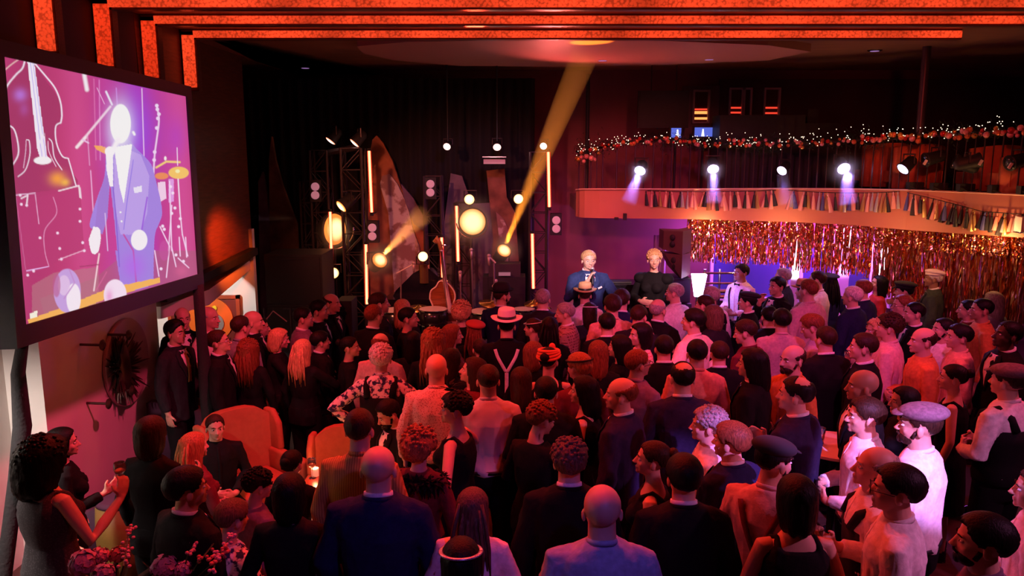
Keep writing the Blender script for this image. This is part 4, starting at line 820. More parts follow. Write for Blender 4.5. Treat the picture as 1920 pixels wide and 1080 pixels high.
# guitar amplifier with small silver plate
a, c = at_y(905, 520, 11.2), at_y(985, 585, 11.2); o = empty('guitar_amplifier', ((a[0] + c[0]) / 2, 11.4, ST), 'black guitar amplifier with a small silver name plate', 'amplifier')
cx, W = (a[0] + c[0]) / 2, c[0] - a[0]
part(MB().box((cx, 11.4, (ST + a[2]) / 2), (W, .35, a[2] - ST)), 'cabinet', M_black, o); part(MB().box((cx, 11.218, (ST + a[2]) / 2 - .05), (W * .9, .014, (a[2] - ST) * .7)), 'grille', M_grl, o)
h_ = at_y(946, 502, 11.2); part(MB().box((h_[0], 11.4, (a[2] + h_[2]) / 2 + .02), (W * .75, .3, h_[2] - a[2] + .05)), 'amp_head', mat('amp_head', (.04, .03, .035), .5), o)
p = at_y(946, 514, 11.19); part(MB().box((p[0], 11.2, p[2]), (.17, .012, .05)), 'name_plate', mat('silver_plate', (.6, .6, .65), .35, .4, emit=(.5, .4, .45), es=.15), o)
# microphone stands
def mic(px0, py0, px1, py1, y, lab, boom=None, clr='stand_grey'):
    a, c = at_y(px0, py0, y), at_y(px1, py1, y); o = empty('microphone_stand', (c[0], y, ST), lab, 'microphone stand', 'microphone stands'); m_ = mat(clr, (.35, .28, .3), .35, .6)
    part(MB().tube([a, (c[0], y, ST + .02)], .011, 6), 'pole', m_, o)
    for k in range(3): an = k * 2.09 + .3; part(MB().tube([(c[0], y, ST + .15), (c[0] + cos(an) * .25, y + sin(an) * .25, ST + .01)], .009, 5), 'leg', m_, o)
    e = a
    if boom: e = at_y(*boom, y); part(MB().tube([at_y(px0 + (px0 - boom[0]) * .35, py0 + (py0 - boom[1]) * .35, y), a, e], .011, 6), 'boom', mat('pale_boom', (.8, .7, .7), .3, .3), o)
    part(MB().tube([e + (0, -.02, -.12), e + (0, -.03, 0)], [.014, .022], 8).ell(e + (0, -.03, .015), (.027,) * 3, 10, 6), 'microphone', mat('mic_grey', (.6, .5, .5), .3, .5), o, True)
mic(863, 512, 866, 575, 10.6, 'straight microphone stand between the bass and the large round lamp'); mic(884, 470, 889, 580, 11.2, 'slim microphone stand below the large round lamp')
mic(926, 490, 930, 570, 10.7, 'boom microphone stand with a pale arm in front of the amplifier', boom=(917, 481)); mic(752, 508, 748, 575, 10.9, 'boom microphone stand leaning over the piano lid', boom=(776, 495))
mic(925, 535, 904, 570, 10.9, 'short slanted stand leg beside the amplifier', boom=(930, 528))

# ------------------------------------------------------------------ balcony spotlights facing the hall
for i, (px, py, r, d, lab) in enumerate([(1200, 320, .085, (-.35, -.8, -.6), 'purple spotlight nearest the rounded balcony end'), (1337, 317, .085, (-.1, -.8, -.6), 'second purple spotlight along the balcony rail'), (1466, 320, .075, (-.55, -.5, -.45), 'third purple spotlight, tilted oval, on the balcony rail'), (1582, 316, .09, (0, -.85, -.5), 'brightest purple spotlight with a wide haze glow on the balcony rail'), (1693, 317, .085, (-.75, -.2, -.65), 'steeply tilted white spotlight beside the dark fixtures on the balcony')]):
    s = s_of_px(px); y = balc(s)[1] - .12; lampunit(px, py, y, r, d, M_vhot, lab, grp='purple balcony spotlights')
    p = at_y(px, py, y); dd = np.array(d) / np.linalg.norm(d)
    lamp('balcony_spot', 'SPOT', p + dd * .12, p + dd * 3, (.4, .22, 1), [170, 150, 90, 260, 90][i], .05, 38)
for px, py, d, lab in [(1735, 300, (-.8, -.1, -.2), 'dark unlit spotlight next to the steeply tilted white one'), (1790, 302, (-.8, .2, .3), 'dark unlit spotlight with pale clips in the middle of the balcony rail end'), (1838, 300, (.8, -.2, .2), 'dark unlit spotlight lying level on the balcony rail end'), (1893, 306, (-.8, -.2, -.2), 'dark unlit spotlight closest to the white wall box')]:
    s = s_of_px(px); y = balc(s)[1] - .05; o, p, dd = lampunit(px, py, y, .085, d, M_gloss, lab, grp='unlit balcony spotlights', body=2.2)
    part(MB().box(p + np.array((-.05, -.1, -.03)), (.03, .02, .07), Ry(.5)), 'pale_clip', M_white, o)
for px in (1715, 1760, 1810, 1870, 1925):
    s = s_of_px(px); x, y, _, z1 = balc(s); o = empty('cable_box', (x, y + .10, z1 + .02), {1715: 'low black cable box just past the steeply tilted white balcony spotlight', 1760: 'low black cable box right of the round column on the balcony', 1810: 'low black cable box under the spotlight with pale clips', 1870: 'low black cable box under the spotlight lying level', 1925: 'low black cable box above the white wall box'}[px], 'box', 'cable boxes on the balcony'); part(MB().box((x, y + .10, z1 + .07), (.2, .10, .1)), 'box_body', M_black, o); part(MB().tube([(x - .1, y + .02, z1 + .06), (x, y + .01, z1 + .02), (x + .12, y + .02, z1 + .05)], .008, 5), 'cable', M_black, o)

# ------------------------------------------------------------------ haze beams (real scattering air lit by spot lamps inside the beam)
def beam(a, c, r0, r1, col, power, dens, lab, ang=9, nm='haze_beam'):
    a, c = np.array(a), np.array(c); L = np.linalg.norm(c - a); d = (c - a) / L
    m = bpy.data.materials.new(nm); m.use_nodes = True; nt = m.node_tree; nt.nodes.clear(); out = nt.nodes.new('ShaderNodeOutputMaterial'); v = nt.nodes.new('ShaderNodeVolumeScatter'); v.inputs['Density'].default_value = dens; v.inputs['Anisotropy'].default_value = .3
    nt.links.new(v.outputs[0], out.inputs['Volume'])
    o = MB().lathe(a, [(r0, 0), (r1, L)], 20, d).build(nm, m); tag(o, lab, 'haze', None, 'stuff')
    lamp('beam_lamp', 'SPOT', a - d * .02 + d * .05, c, col, power, .03, ang, .5)
beam(at_y(947, 460, 11.35), at_y(1096, 104, 9.8), .07, .17, (1, .27, .02), 5200, .20, 'tall amber haze beam rising from the stage lamp to the ceiling')
beam(at_y(718, 478, 11.3), at_y(792, 402, 10.6), .08, .16, (1, .32, .06), 700, .35, 'short amber haze beam rising from the lamp by the orange mural', 16)
for px, py, dx, pw in ((1200, 326, -.18, 60), (1337, 325, 0, 75), (1582, 324, .05, 150), (1466, 326, .06, 30)):
    s = s_of_px(px); y = balc(s)[1] - .30; a = at_y(px, py, y); beam(a, a + np.array((dx, -.12, -.42)), .075, .13, (.35, .2, 1), pw, .9, 'violet haze glow below a purple balcony spotlight', 40)

def halo(px, py, y, r, dens, lab):      # haze ball added around a hot lamp to give its glow
    m = MATS.get('lamp_haze%g' % dens)
    if m is None:
        m = bpy.data.materials.new('lamp_haze'); MATS['lamp_haze%g' % dens] = m; m.use_nodes = True; nt = m.node_tree; nt.nodes.clear(); out = nt.nodes.new('ShaderNodeOutputMaterial'); v = nt.nodes.new('ShaderNodeVolumeScatter'); v.inputs['Anisotropy'].default_value = .5
        tc = nt.nodes.new('ShaderNodeTexCoord'); g = nt.nodes.new('ShaderNodeTexGradient'); g.gradient_type = 'SPHERICAL'; mu = nt.nodes.new('ShaderNodeMath'); mu.operation = 'POWER'; mu.inputs[1].default_value = 2.; m2 = nt.nodes.new('ShaderNodeMath'); m2.operation = 'MULTIPLY'; m2.inputs[1].default_value = dens * 3
        nt.links.new(tc.outputs['Object'], g.inputs[0]); nt.links.new(g.outputs['Fac'], mu.inputs[0]); nt.links.new(mu.outputs[0], m2.inputs[0]); nt.links.new(m2.outputs[0], v.inputs['Density'])
        nt.links.new(v.outputs[0], out.inputs['Volume'])
    p = at_y(px, py, y); o = MB().ell((0, 0, 0), (1, 1, 1), 24, 14).build('lamp_haze', m); o.location = p; o.scale = (r, r, r); tag(o, lab, 'haze', None, 'stuff')
halo(886, 416, 11.5, .50, 1.3, 'haze glowing around the very large round stage lamp')
halo(712, 488, 11.3, .36, 2., 'haze glowing around the amber lamp of the short beam')
halo(945, 470, 11.4, .34, 2., 'haze glowing around the amber lamp of the tall beam')
halo(626, 440, 11.9, .40, 1.3, 'haze glowing around the large oval lamp')
for px, py, r in ((1200, 320, .26), (1337, 317, .24), (1582, 316, .32)):
    s = s_of_px(px); halo(px, py, balc(s)[1] - .16, r, 2.2, 'violet haze glowing around a purple balcony spotlight')

# ================================================================== PEOPLE
PIV = np.array([0, .0, 1.52])
def nz3(v, f, ph=0.):       # cheap smooth noise
    a = np.sin(v @ np.array([1.7, 2.3, 1.1]) * f + ph) + np.sin(v @ np.array([-2.1, 1.3, 2.9]) * f * 1.3 + 1.7 + ph) + np.sin(v @ np.array([1.1, -2.7, 1.9]) * f * 1.9 + 4.1)
    return a / 3
def remesh(mb, voxel, tris, sm=3):
    me = mb.mesh('tmp'); o = bpy.data.objects.new('tmp', me); COL.objects.link(o)
    r = o.modifiers.new('r', 'REMESH'); r.mode = 'VOXEL'; r.voxel_size = voxel
    s = o.modifiers.new('s', 'SMOOTH'); s.iterations = sm; s.factor = .5
    dg = bpy.context.evaluated_depsgraph_get(); ev = o.evaluated_get(dg); n = sum(max(1, p.loop_total - 2) for p in ev.data.polygons[:1]) * 0 + len(ev.data.polygons) * 2
    d = o.modifiers.new('d', 'DECIMATE'); d.ratio = min(1, tris / n)
    dg = bpy.context.evaluated_depsgraph_get(); out = bpy.data.meshes.new_from_object(o.evaluated_get(dg)); bpy.data.objects.remove(o); bpy.data.meshes.remove(me)
    out.polygons.foreach_set('use_smooth', [True] * len(out.polygons)); return out
def getco(me): a = np.empty(len(me.vertices) * 3); me.vertices.foreach_get('co', a); return a.reshape(-1, 3)
def setco(me, c): me.vertices.foreach_set('co', c.ravel()); me.update()
def oval(z, rx, ry, cy=0., k=22, e=2.4, cx=0.):
    t = np.arange(k) * 2 * pi / k; c, s = np.cos(t), np.sin(t)
    return np.stack([cx + rx * np.sign(c) * np.abs(c) ** (2 / e), cy + ry * np.sign(s) * np.abs(s) ** (2 / e), np.full(k, z)], 1)

# poses: elbow and wrist per side (side = +1 is the figure's right side, -x is its left), hand direction
def V(*a): return np.array(a, float)
POSES = {
 'a': dict(R=(V(.245, -.02, 1.14), V(.25, .05, .90), V(0, .15, -1)), L=(V(.245, -.02, 1.14), V(.25, .05, .90), V(0, .15, -1))),
 'b': dict(R=(V(.25, -.01, 1.15), V(.14, .24, 1.22), V(-.3, .8, .5)), L=(V(.245, -.02, 1.14), V(.25, .05, .90), V(0, .15, -1))),
 'c': dict(R=(V(.25, .0, 1.14), V(.10, .22, 1.12), V(-1, .25, -.05)), L=(V(.25, .0, 1.14), V(.10, .20, 1.08), V(-1, .3, .05))),
 'd': dict(R=(V(.40, -.07, 1.20), V(.21, .03, 1.02), V(-.7, .6, -.2)), L=(V(.40, -.07, 1.20), V(.21, .03, 1.02), V(-.7, .6, -.2))),
 'e': dict(R=(V(.22, .14, 1.18), V(.07, .19, 1.42), V(-.15, -.25, 1)), L=(V(.24, .03, 1.14), V(.05, .20, 1.12), V(-1, .3, 0))),
 'm': dict(R=(V(.25, .08, 1.16), V(.06, .22, 1.40), V(-.4, -.1, .9)), L=(V(.33, -.02, 1.16), V(.36, .06, .93), V(.1, .3, -1))),
 'w': dict(R=(V(.27, .05, 1.14), V(.20, .28, 1.30), V(-.1, .35, 1)), L=(V(.25, -.01, 1.14), V(.2, .14, .95), V(-.3, .5, -.8))),
 'r': dict(R=(V(.30, .16, 1.22), V(.26, .40, 1.24), V(-.1, 1, -.05)), L=(V(.245, -.02, 1.14), V(.25, .05, .90), V(0, .15, -1))),
 's': dict(R=(V(.25, .02, 1.14), V(.10, .22, 1.06), V(-1, .3, -.1)), L=(V(.25, .02, 1.14), V(.10, .24, 1.03), V(-1, .3, 0))),
}
def hand(mb, w, d, side, inward):
    d = d / np.linalg.norm(d); n = inward - d * np.dot(inward, d); n /= np.linalg.norm(n); l = np.cross(d, n) * side   # l: towards the thumb side
    R = np.stack([l, n, d], 1); mb.ell(w + d * .045, (.040, .017, .055), 12, 8, R)
    for k, (off, L) in enumerate([(-.031, .058), (-.0105, .072), (.0105, .078), (.031, .070)]):
        p = w + d * .082 + l * off; q = p + d * L * .42 + n * .006; r = q + d * L * .28 + n * L * .24; t = r + d * L * .06 + n * L * .26
        mb.tube([p - d * .02, q, r, t], [.0092, .0088, .0082, .0070], 8)
    p = w + d * .03 + l * .034; mb.tube([p - l * .01, p + l * .022 + d * .022, p + l * .024 + d * .05 + n * .018], [.012, .0105, .0085], 8)
def arm_pts(pose, s, sh):
    e, w, d = POSES[pose]['R' if s > 0 else 'L']; f = V(s, 1, 1); return V(s * sh, -.01, 1.402), e * f, w * f, d * f
def body_mb(sex, pose):
    F = sex == 'F'; mb = MB(); sh = .172 if not F else .152
    if F: T = [(.80, .165, .115), (.90, .175, .122), (1.0, .15, .105), (1.10, .125, .092), (1.22, .142, .105), (1.31, .148, .102), (1.38, .148, .084), (1.43, .092, .066), (1.48, .052, .052)]
    else: T = [(.80, .155, .11), (.90, .165, .118), (1.0, .152, .108), (1.10, .148, .105), (1.24, .168, .118), (1.33, .176, .112), (1.39, .165, .092), (1.43, .108, .072), (1.48, .062, .058)]
    mb.rings([oval(z, a, b, -.012 if z < 1.4 else -.018) for z, a, b in T])
    nr = .050 if F else .060
    mb.tube([(0, -.026, 1.42), (0, -.018, 1.48), (0, -.004, 1.54), (0, .004, 1.60)], [nr * 1.12, nr, nr * .96, nr * .95], 16)
    if F:
        for s in (-1, 1): mb.ell((s * .065, .075, 1.275), (.062, .055, .06))
    # head
    mb.ell((0, -.008, 1.662), (.076, .096, .088), 20, 14); mb.ell((0, .026, 1.603), (.060 if F else .064, .068, .082), 18, 12)
    mb.ell((0, .042, 1.562), (.042 if F else .050, .047, .038), 14, 9); mb.ell((0, .082, 1.542), (.018, .016, .016), 10, 7)
    mb.ell((0, .078, 1.655), (.046, .016, .011), 12, 7)
    for s in (-1, 1):
        mb.ell((s * .040, .060, 1.603), (.020, .020, .022), 10, 7); mb.ell((s * .0765, -.008, 1.612), (.0085, .018, .029), 10, 8, Rz(s * -.22) @ Rx(-.15)); mb.ell((s * .011, .103, 1.598), (.008, .010, .007), 8, 6)
    mb.tube([(0, .085, 1.650), (0, .104, 1.612), (0, .113, 1.600), (0, .105, 1.592)], [.008, .011, .0125, .008], 10)
    mb.ell((0, .093, 1.573), (.022, .010, .006), 10, 6); mb.ell((0, .091, 1.563), (.018, .010, .007), 10, 6)
    ar = .82 if F else 1.
    for s in (-1, 1):
        a, e, w, d = arm_pts(pose, s, sh); m1 = (a + e) / 2; m2 = e * .6 + w * .4
        mb.tube([a + V(-s * .04, 0, .0), a + V(-s * .006, 0, 0), m1, e, m2, w, w + d / np.linalg.norm(d) * .02], [.045 * ar, .052 * ar, .047 * ar, .040 * ar, .040 * ar, .027 * ar, .025], 14)
        hand(mb, w, d, s, V(-s, 0, .2) if abs(d[0]) < .6 * np.linalg.norm(d) else V(0, -1, 0))
        if pose == 's': L = [V(s * .09, 0, .86), V(s * .12, .24, .88), V(s * .14, .46, .84), V(s * .14, .45, .64), V(s * .14, .43, .47)]; fz = .42; fy = .46
        else: L = [V(s * .085, 0, .88), V(s * .095, .01, .68), V(s * .10, .015, .48), V(s * .10, -.01, .30), V(s * .10, -.02, .09)]; fz = .035; fy = .04
        mb.tube(L, [.088, .080, .058, .056, .040], 14); mb.ell((L[-1][0], L[-1][1] + .06, fz), (.042, .12, .035), 12, 7)
    return mb
JR = [(.79, .198, .145), (.88, .192, .143), (.98, .176, .132), (1.09, .166, .127), (1.20, .182, .135), (1.31, .202, .138), (1.385, .200, .122), (1.43, .172, .104), (1.462, .135, .092), (1.486, .098, .080), (1.50, .074, .070)]
SR = [(.93, .178, .133), (.97, .182, .138), (1.03, .166, .127), (1.10, .160, .121), (1.22, .176, .128), (1.32, .190, .130), (1.39, .185, .114), (1.43, .160, .100), (1.46, .126, .088), (1.484, .090, .077), (1.498, .068, .066)]
DR = [(.46, .205, .165), (.62, .195, .155), (.80, .188, .142), (.90, .186, .138), (1.0, .160, .120), (1.10, .138, .105), (1.22, .158, .128), (1.29, .166, .130), (1.35, .162, .116), (1.385, .14, .104), (1.40, .12, .094)]
BR_ = [(.80, .186, .138), (.90, .182, .134), (1.0, .158, .118), (1.10, .136, .103), (1.22, .152, .122), (1.30, .166, .126), (1.38, .168, .108), (1.42, .145, .094), (1.45, .108, .082), (1.474, .072, .066)]
RINGS = dict(jk=JR, sh=SR, dr=DR, bl=BR_)
def top_mb(kind, sex, pose):
    F = sex == 'F'; mb = MB(); R = RINGS[kind]
    if F and kind in ('jk', 'sh'): R = [(z, a * .9, b * .97) for z, a, b in R]
    if pose == 's': R = [r for r in R if r[0] >= .80] if kind != 'dr' else [r for r in R if r[0] > .75]
    mb.rings([oval(z, a, b, -.012 if z < 1.4 else -.018) for z, a, b in R])
    if F:
        for s in (-1, 1): mb.ell((s * .066, .080, 1.275), (.074, .066, .072))
    if kind == 'dr':
        for s in (-1, 1): mb.tube([(s * .10, .085, 1.33), (s * .095, .05, 1.41), (s * .09, -.02, 1.445), (s * .10, -.08, 1.40), (s * .11, -.10, 1.33)], .016, 8)
        return mb
    sh = .172 if not F else .152; t = (.016 if kind == 'jk' else .010)
    for s in (-1, 1):
        a, e, w, d = arm_pts(pose, s, sh); m1 = (a + e) / 2; m2 = e * .55 + w * .45; c = e * .1 + w * .9; ar = .86 if F else 1.
        mb.tube([a + V(-s * .06, 0, .012), a + V(s * -.004, 0, -.004), m1, e, m2, c], [.052 * ar + t, .056 * ar + t, .050 * ar + t, .045 * ar + t, .043 * ar + t, .036 * ar + t * .8], 16)
    return mb
def legs_mb(pose, loose=.014):
    mb = MB()
    if pose == 's':
        mb.rings([oval(z, a, b, .02) for z, a, b in [(.79, .17, .15), (.88, .185, .15), (.97, .17, .13)]])
        for s in (-1, 1): mb.tube([V(s * .09, .02, .87), V(s * .12, .24, .885), V(s * .14, .47, .845), V(s * .14, .46, .64), V(s * .14, .43, .47)], [.095, .09, .075, .066, .06], 14)
    else:
        mb.rings([oval(z, a, b, -.01) for z, a, b in [(.80, .17, .125), (.90, .178, .132), (1.0, .166, .122)]])
        for s in (-1, 1): mb.tube([V(s * .086, 0, .88), V(s * .095, .01, .68), V(s * .10, .015, .48), V(s * .10, -.01, .30), V(s * .10, -.02, .07)], [.088 + loose, .082 + loose, .062 + loose, .060 + loose, .052 + loose], 14)
    return mb
TM = {}
def tmpl(key, fn):
    if key not in TM: TM[key] = fn()
    return TM[key]
def t_body(sex, pose):
    def f():
        me = remesh(body_mb(sex, pose), .0056, 11000, 2)
        for m in range(2): me.materials.append(None)
        c = getco(me); cen = np.array([np.mean(c[list(p.vertices)], 0) for p in me.polygons])
        lip = (np.abs(cen[:, 0]) < .0205) & (cen[:, 1] > .091) & (cen[:, 2] > 1.560) & (cen[:, 2] < 1.5775)
        me.polygons.foreach_set('material_index', lip.astype(int)); return me
    return tmpl(('b', sex, pose), f)
def t_top(kind, sex, pose):
    def f():
        me = remesh(top_mb(kind, sex, pose), .009, 4200, 2); c = getco(me)
        nrm_ = np.empty(len(me.vertices) * 3); me.vertices.foreach_get('normal', nrm_); nrm_ = nrm_.reshape(-1, 3)
        amp = .0072 if kind != 'dr' else .003; h = nz3(c * V(1, 1, .6), 13) + .7 * nz3(c * V(.6, .6, 1.6), 30, 2)
        c += nrm_ * (h * amp)[:, None]; setco(me, c); me.materials.append(None); return me
    return tmpl(('t', kind, sex, pose), f)
def t_legs(pose):
    def f(): me = remesh(legs_mb(pose), .012, 1400, 2); me.materials.append(None); return me
    return tmpl(('l', pose == 's'), f)
def simple(key, fn, smooth=True, nm=1):
    def f():
        me = fn().mesh(str(key), (None,) * nm, smooth); return me
    return tmpl(key, f)

# ---- hair
def hair_mesh(style):
    K, Mx = 60, 34; az = np.arange(K) * 2 * pi / K; el = np.linspace(-pi / 2 + .03, pi / 2 - .03, Mx)
    AZ, EL = np.meshgrid(az, el); a = np.abs((AZ + pi) % (2 * pi) - pi); u = np.sin(EL); c0 = V(0, -.008, 1.664); R = V(.078, .099, .089)
    lng = style in ('mane', 'long', 'frizz', 'bob', 'shoulder')
    if lng: thr = np.interp(a, [0, .45, .85, 1.15, 1.4, pi], [.58, .50, .30, -.55, -1.2, -1.2])
    else: thr = np.interp(a, [0, .5, .85, 1.12, 1.44, 1.60, 1.85, 2.15, pi], [.52, .46, .20, -.10, -.40, .0, -.22, -.66, -.76])
    thr = thr + .07 * nz3(np.stack([np.sin(AZ), np.cos(AZ), u], -1), 7)
    if style == 'balding': thr = np.where(a < 1.0, .9, thr)
    top = np.interp(a, [0, 1.2, 1.8, 2.4, pi], [-1.2, .12, .30, .52, .62]) if style == 'balding' else np.full_like(a, 9.)
    if style == 'crownbald': top = np.interp(a, [0, 1.0, 1.4, 2.4, pi], [9, 9, .70, .55, .66])
    m = sstep((u - thr) / .10 + .5) * sstep((top - u) / .12 + .5)
    th = dict(short=.07, side=.11, thick=.17, curly=.22, cropped=.035, balding=.04, crownbald=.06, bun=.06, long=.11, frizz=.42, bob=.17, shoulder=.15, bigcurl=.48, mane=.50, quiff=.13)[style]
    amt = th * np.ones_like(a)
    if style in ('quiff', 'side'): amt = th * (1 + .9 * np.clip(u, 0, 1) * np.cos(a / 2))
    P0 = np.stack([np.sin(AZ) * np.cos(EL), np.cos(AZ) * np.cos(EL), u], -1)
    f1, f2 = dict(curly=(26, .05), bigcurl=(30, .07), frizz=(26, .06), mane=(28, .07)).get(style, (16, .018))
    nn = nz3(P0, f1 / 3) * f2 + nz3(P0, f1, 1) * f2 * .8
    rid = .022 * np.sin(AZ * 19 + 3 * nz3(P0, 2)) * m * (1 if lng else .4)
    r = (1 - m) * .86 + m * (1 + amt + nn + rid)
    lowprof = np.where((u < 0) & lng, (1 - np.abs(u) ** 3.2) ** (1 / 3.2) / np.maximum(np.cos(EL), .05), 1.)
    hx = P0[..., 0] * r * np.where(m > .5, lowprof, 1); hy = P0[..., 1] * r * np.where(m > .5, lowprof, 1); hz = u * np.where(m > .3, 1 + amt * .8, .86)
    p = np.stack([hx, hy, hz], -1) * R + c0
    if lng:
        k = dict(mane=1.5, long=3.6, frizz=3.3, bob=1.15, shoulder=1.9)[style]; dwn = np.clip(-u, 0, 1) * m
        p[..., 2] -= dwn * .089 * k * (1 + .08 * np.sin(AZ * 7)); p[..., 1] -= dwn * (.045 if style != 'bob' else .012); 
        if style in ('long', 'frizz'): p[..., 0] *= 1 + .15 * dwn; 
    if style == 'bigcurl': p[..., 2] -= .02 * m
    mb = MB(); mb.rings([p[i] for i in range(Mx)])
    if style == 'bun': mb.ell((0, -.115, 1.69), (.042, .035, .04), 14, 9); mb.tube([(s_ * .05, -.07 , 1.63) for s_ in (-1, 0, 1)], .02, 6)
    if style in ('long', 'frizz'):
        r_ = np.random.default_rng(5)
        for i in range(34 if style == 'frizz' else 18):
            x = r_.uniform(-.085, .085); w_ = .11 if style == 'frizz' else .095; zb = 1.664 - .089 * (4.3 if style == 'long' else 4.2) - r_.uniform(-.04, .05)
            y0 = -.10 - .03 * r_.random() - (.03 if style == 'frizz' else .0)
            mb.tube([(x * .7, -.08, 1.70), (x, y0, 1.58), (x * 1.15 + .012 * sin(i * 3), y0 - .015, 1.45), (x * 1.2 + .012 * sin(i * 5), y0 - .012, zb)], [.010, .013, .012, .003], 5)
    if style in ('curly', 'bigcurl', 'frizz', 'mane'):
        r_ = np.random.default_rng(3)
        for i in range(90):
            A_, E_ = r_.uniform(.9, 2 * pi - .9), r_.uniform(-.3 if style != 'curly' else -.1, 1.5); d = V(sin(A_) * cos(E_), cos(A_) * cos(E_), sin(E_)); c = c0 + d * R * (1 + th * .85)
            mb.ell(c, (.013, .013, .012), 6, 4)
    return mb
def ponytail(): return MB().tube([(0, -.10, 1.70), (0, -.15, 1.68), (.01, -.165, 1.58), (0, -.155, 1.45), (.01, -.15, 1.33)], [.022, .034, .04, .036, .01], 12)
# ---- hats
def hat_fedora(brim=.155, h=.105):
    mb = MB(); t = np.arange(36) * 2 * pi / 36
    def rg(rx, ry, z, dz=0): return np.stack([rx * np.cos(t), -.005 + ry * np.sin(t), z + dz * np.abs(np.cos(t)) ** 2], 1)
    mb.rings([rg(.084, .104, 1.702), rg(brim * .85, brim, 1.697, .004), rg(brim * .95, brim * 1.1, 1.699, .022), rg(brim * .95, brim * 1.1, 1.704, .022), rg(brim * .8, brim * .95, 1.705, .006), rg(.086, .106, 1.712)])
    def cr(s, z, pin): p = rg(.085 * s, .105 * s, z); p[:, 0] *= 1 - pin * np.clip(np.sin(t), 0, 1) ** 2; return p
    mb.rings([cr(1, 1.700, 0), cr(.97, 1.70 + h * .5, .05), cr(.92, 1.70 + h * .85, .2), cr(.84, 1.70 + h, .28), cr(.6, 1.70 + h * 1.0, .3), cr(.25, 1.70 + h * .86, .3)])
    return mb
def hat_band(): 
    t = np.arange(36) * 2 * pi / 36; rg = lambda r, z: np.stack([.0868 * r * np.cos(t), -.005 + .1068 * r * np.sin(t), np.full(36, z)], 1); return MB().rings([rg(1, 1.707), rg(1.015, 1.710), rg(1.01, 1.734), rg(.98, 1.736)])
def hat_bowler():
    mb = MB(); mb.lathe((0, -.005, 1.70), [(.085, .0), (.115, -.004), (.128, .010), (.130, .014), (.115, .004), (.088, .006)], 30, sx=1., sy=1.15); mb.lathe((0, -.005, 1.70), [(.088, 0), (.090, .03), (.086, .06), (.068, .085), (.035, .098), (.004, .101)], 30, sx=1, sy=1.18); return mb
def hat_flat():
    mb = MB(); mb.ell((0, -.014, 1.715), (.104, .125, .052), 26, 12, Rx(-.10)); mb.ell((0, .095, 1.700), (.072, .052, .012), 18, 7, Rx(-.30)); mb.lathe((0, -.005, 1.685), [(.083, 0), (.086, .0), (.087, .03), (.08, .03)], 24, sy=1.2); mb.ell((0, -.01, 1.755), (.010, .010, .006), 8, 5); return mb
def hat_beret(): mb = MB(); mb.ell((.018, -.02, 1.722), (.118, .130, .044), 28, 12, Ry(.16) @ Rx(.10)); mb.lathe((0, -.006, 1.69), [(.082, 0), (.088, .0), (.089, .025), (.08, .025)], 24, sy=1.2); mb.tube([(.02, -.02, 1.76), (.022, -.02, 1.775)], .004, 6); return mb
def hat_peaked(): mb = MB(); mb.ell((0, -.012, 1.735), (.125, .135, .035), 28, 10, Rx(.08)); mb.lathe((0, -.005, 1.68), [(.086, 0), (.090, 0), (.10, .05), (.085, .05)], 24, sy=1.17); mb.ell((0, .105, 1.685), (.065, .05, .009), 16, 6, Rx(-.45)); return mb
def turban():
    mb = MB()
    for k in range(4): t = np.linspace(0, 2 * pi, 30); mb.tube([(cos(x) * (.092 - .004 * k), -.004 + sin(x) * (.112 - .004 * k), 1.678 + k * .017 + .012 * sin(x + k)) for x in t], .014, 8)
    mb.ell((0, .10, 1.735), (.03, .02, .035), 10, 7); return mb
def headband(): t = np.linspace(0, 2 * pi, 36); return MB().tube([(cos(x) * .092, -.006 + sin(x) * .111, 1.70 - .02 * sin(x)) for x in t], [.011] * 36, 8, flat=.6)
def fascinator():
    mb = MB(); mb.ell((.05, .03, 1.765), (.035, .05, .012), 14, 7, Ry(.5)); r_ = np.random.default_rng(2)
    for i in range(12): d = r_.normal(0, 1, 3) * V(.05, .05, .03); mb.tube([(.05, .03, 1.768), V(.05, .03, 1.79) + d * .6, V(.06, .0, 1.79) + d * 1.2], [.006, .012, .002], 5, flat=.25)
    return mb
def glasses():
    mb = MB()
    for s in (-1, 1):
        t = np.linspace(0, 2 * pi, 15); mb.tube([(s * .032 + cos(x) * .024, .112 - abs(cos(x)) * .004, 1.630 + sin(x) * .018) for x in t], .0022, 5); mb.tube([(s * .056, .106, 1.634), (s * .084, .01, 1.632)], .0022, 5)
    mb.tube([(-.009, .114, 1.633), (.009, .114, 1.633)], .002, 5); return mb
def eye():
    return MB().ell((0, .077, 1.632), (.0125, .0125, .0068), 12, 8, mi=0).ell((0, .0858, 1.632), (.0066, .0048, .0058), 10, 6, mi=1)
def brow(): return MB().tube([(-.018, .094, 1.654), (0, .093, 1.660), (.018, .082, 1.655)], [.0035, .005, .003], 6, flat=.6)
def beard(): 
    mb = MB(); mb.ell((0, .047, 1.558), (.054, .052, .044), 18, 10); mb.ell((0, .086, 1.545), (.028, .020, .026), 12, 8); mb.tube([(-.026, .090, 1.572), (-.012, .103, 1.582), (.012, .103, 1.582), (.026, .090, 1.572)], [.004, .006, .006, .004], 6)
    [mb.tube([(s * .060, .012, 1.61), (s * .055, .03, 1.57)], [.012, .012], 6) for s in (-1, 1)]; return mb
def collar(r, z, h): t = np.arange(28) * 2 * pi / 28; rg = lambda k, dz: np.stack([r * k * np.cos(t), -.016 + r * k * np.sin(t), z + dz - .018 * np.sin(t)], 1); return MB().rings([rg(.95, 0), rg(1.07, -.004), rg(1.02, h), rg(.96, h)])
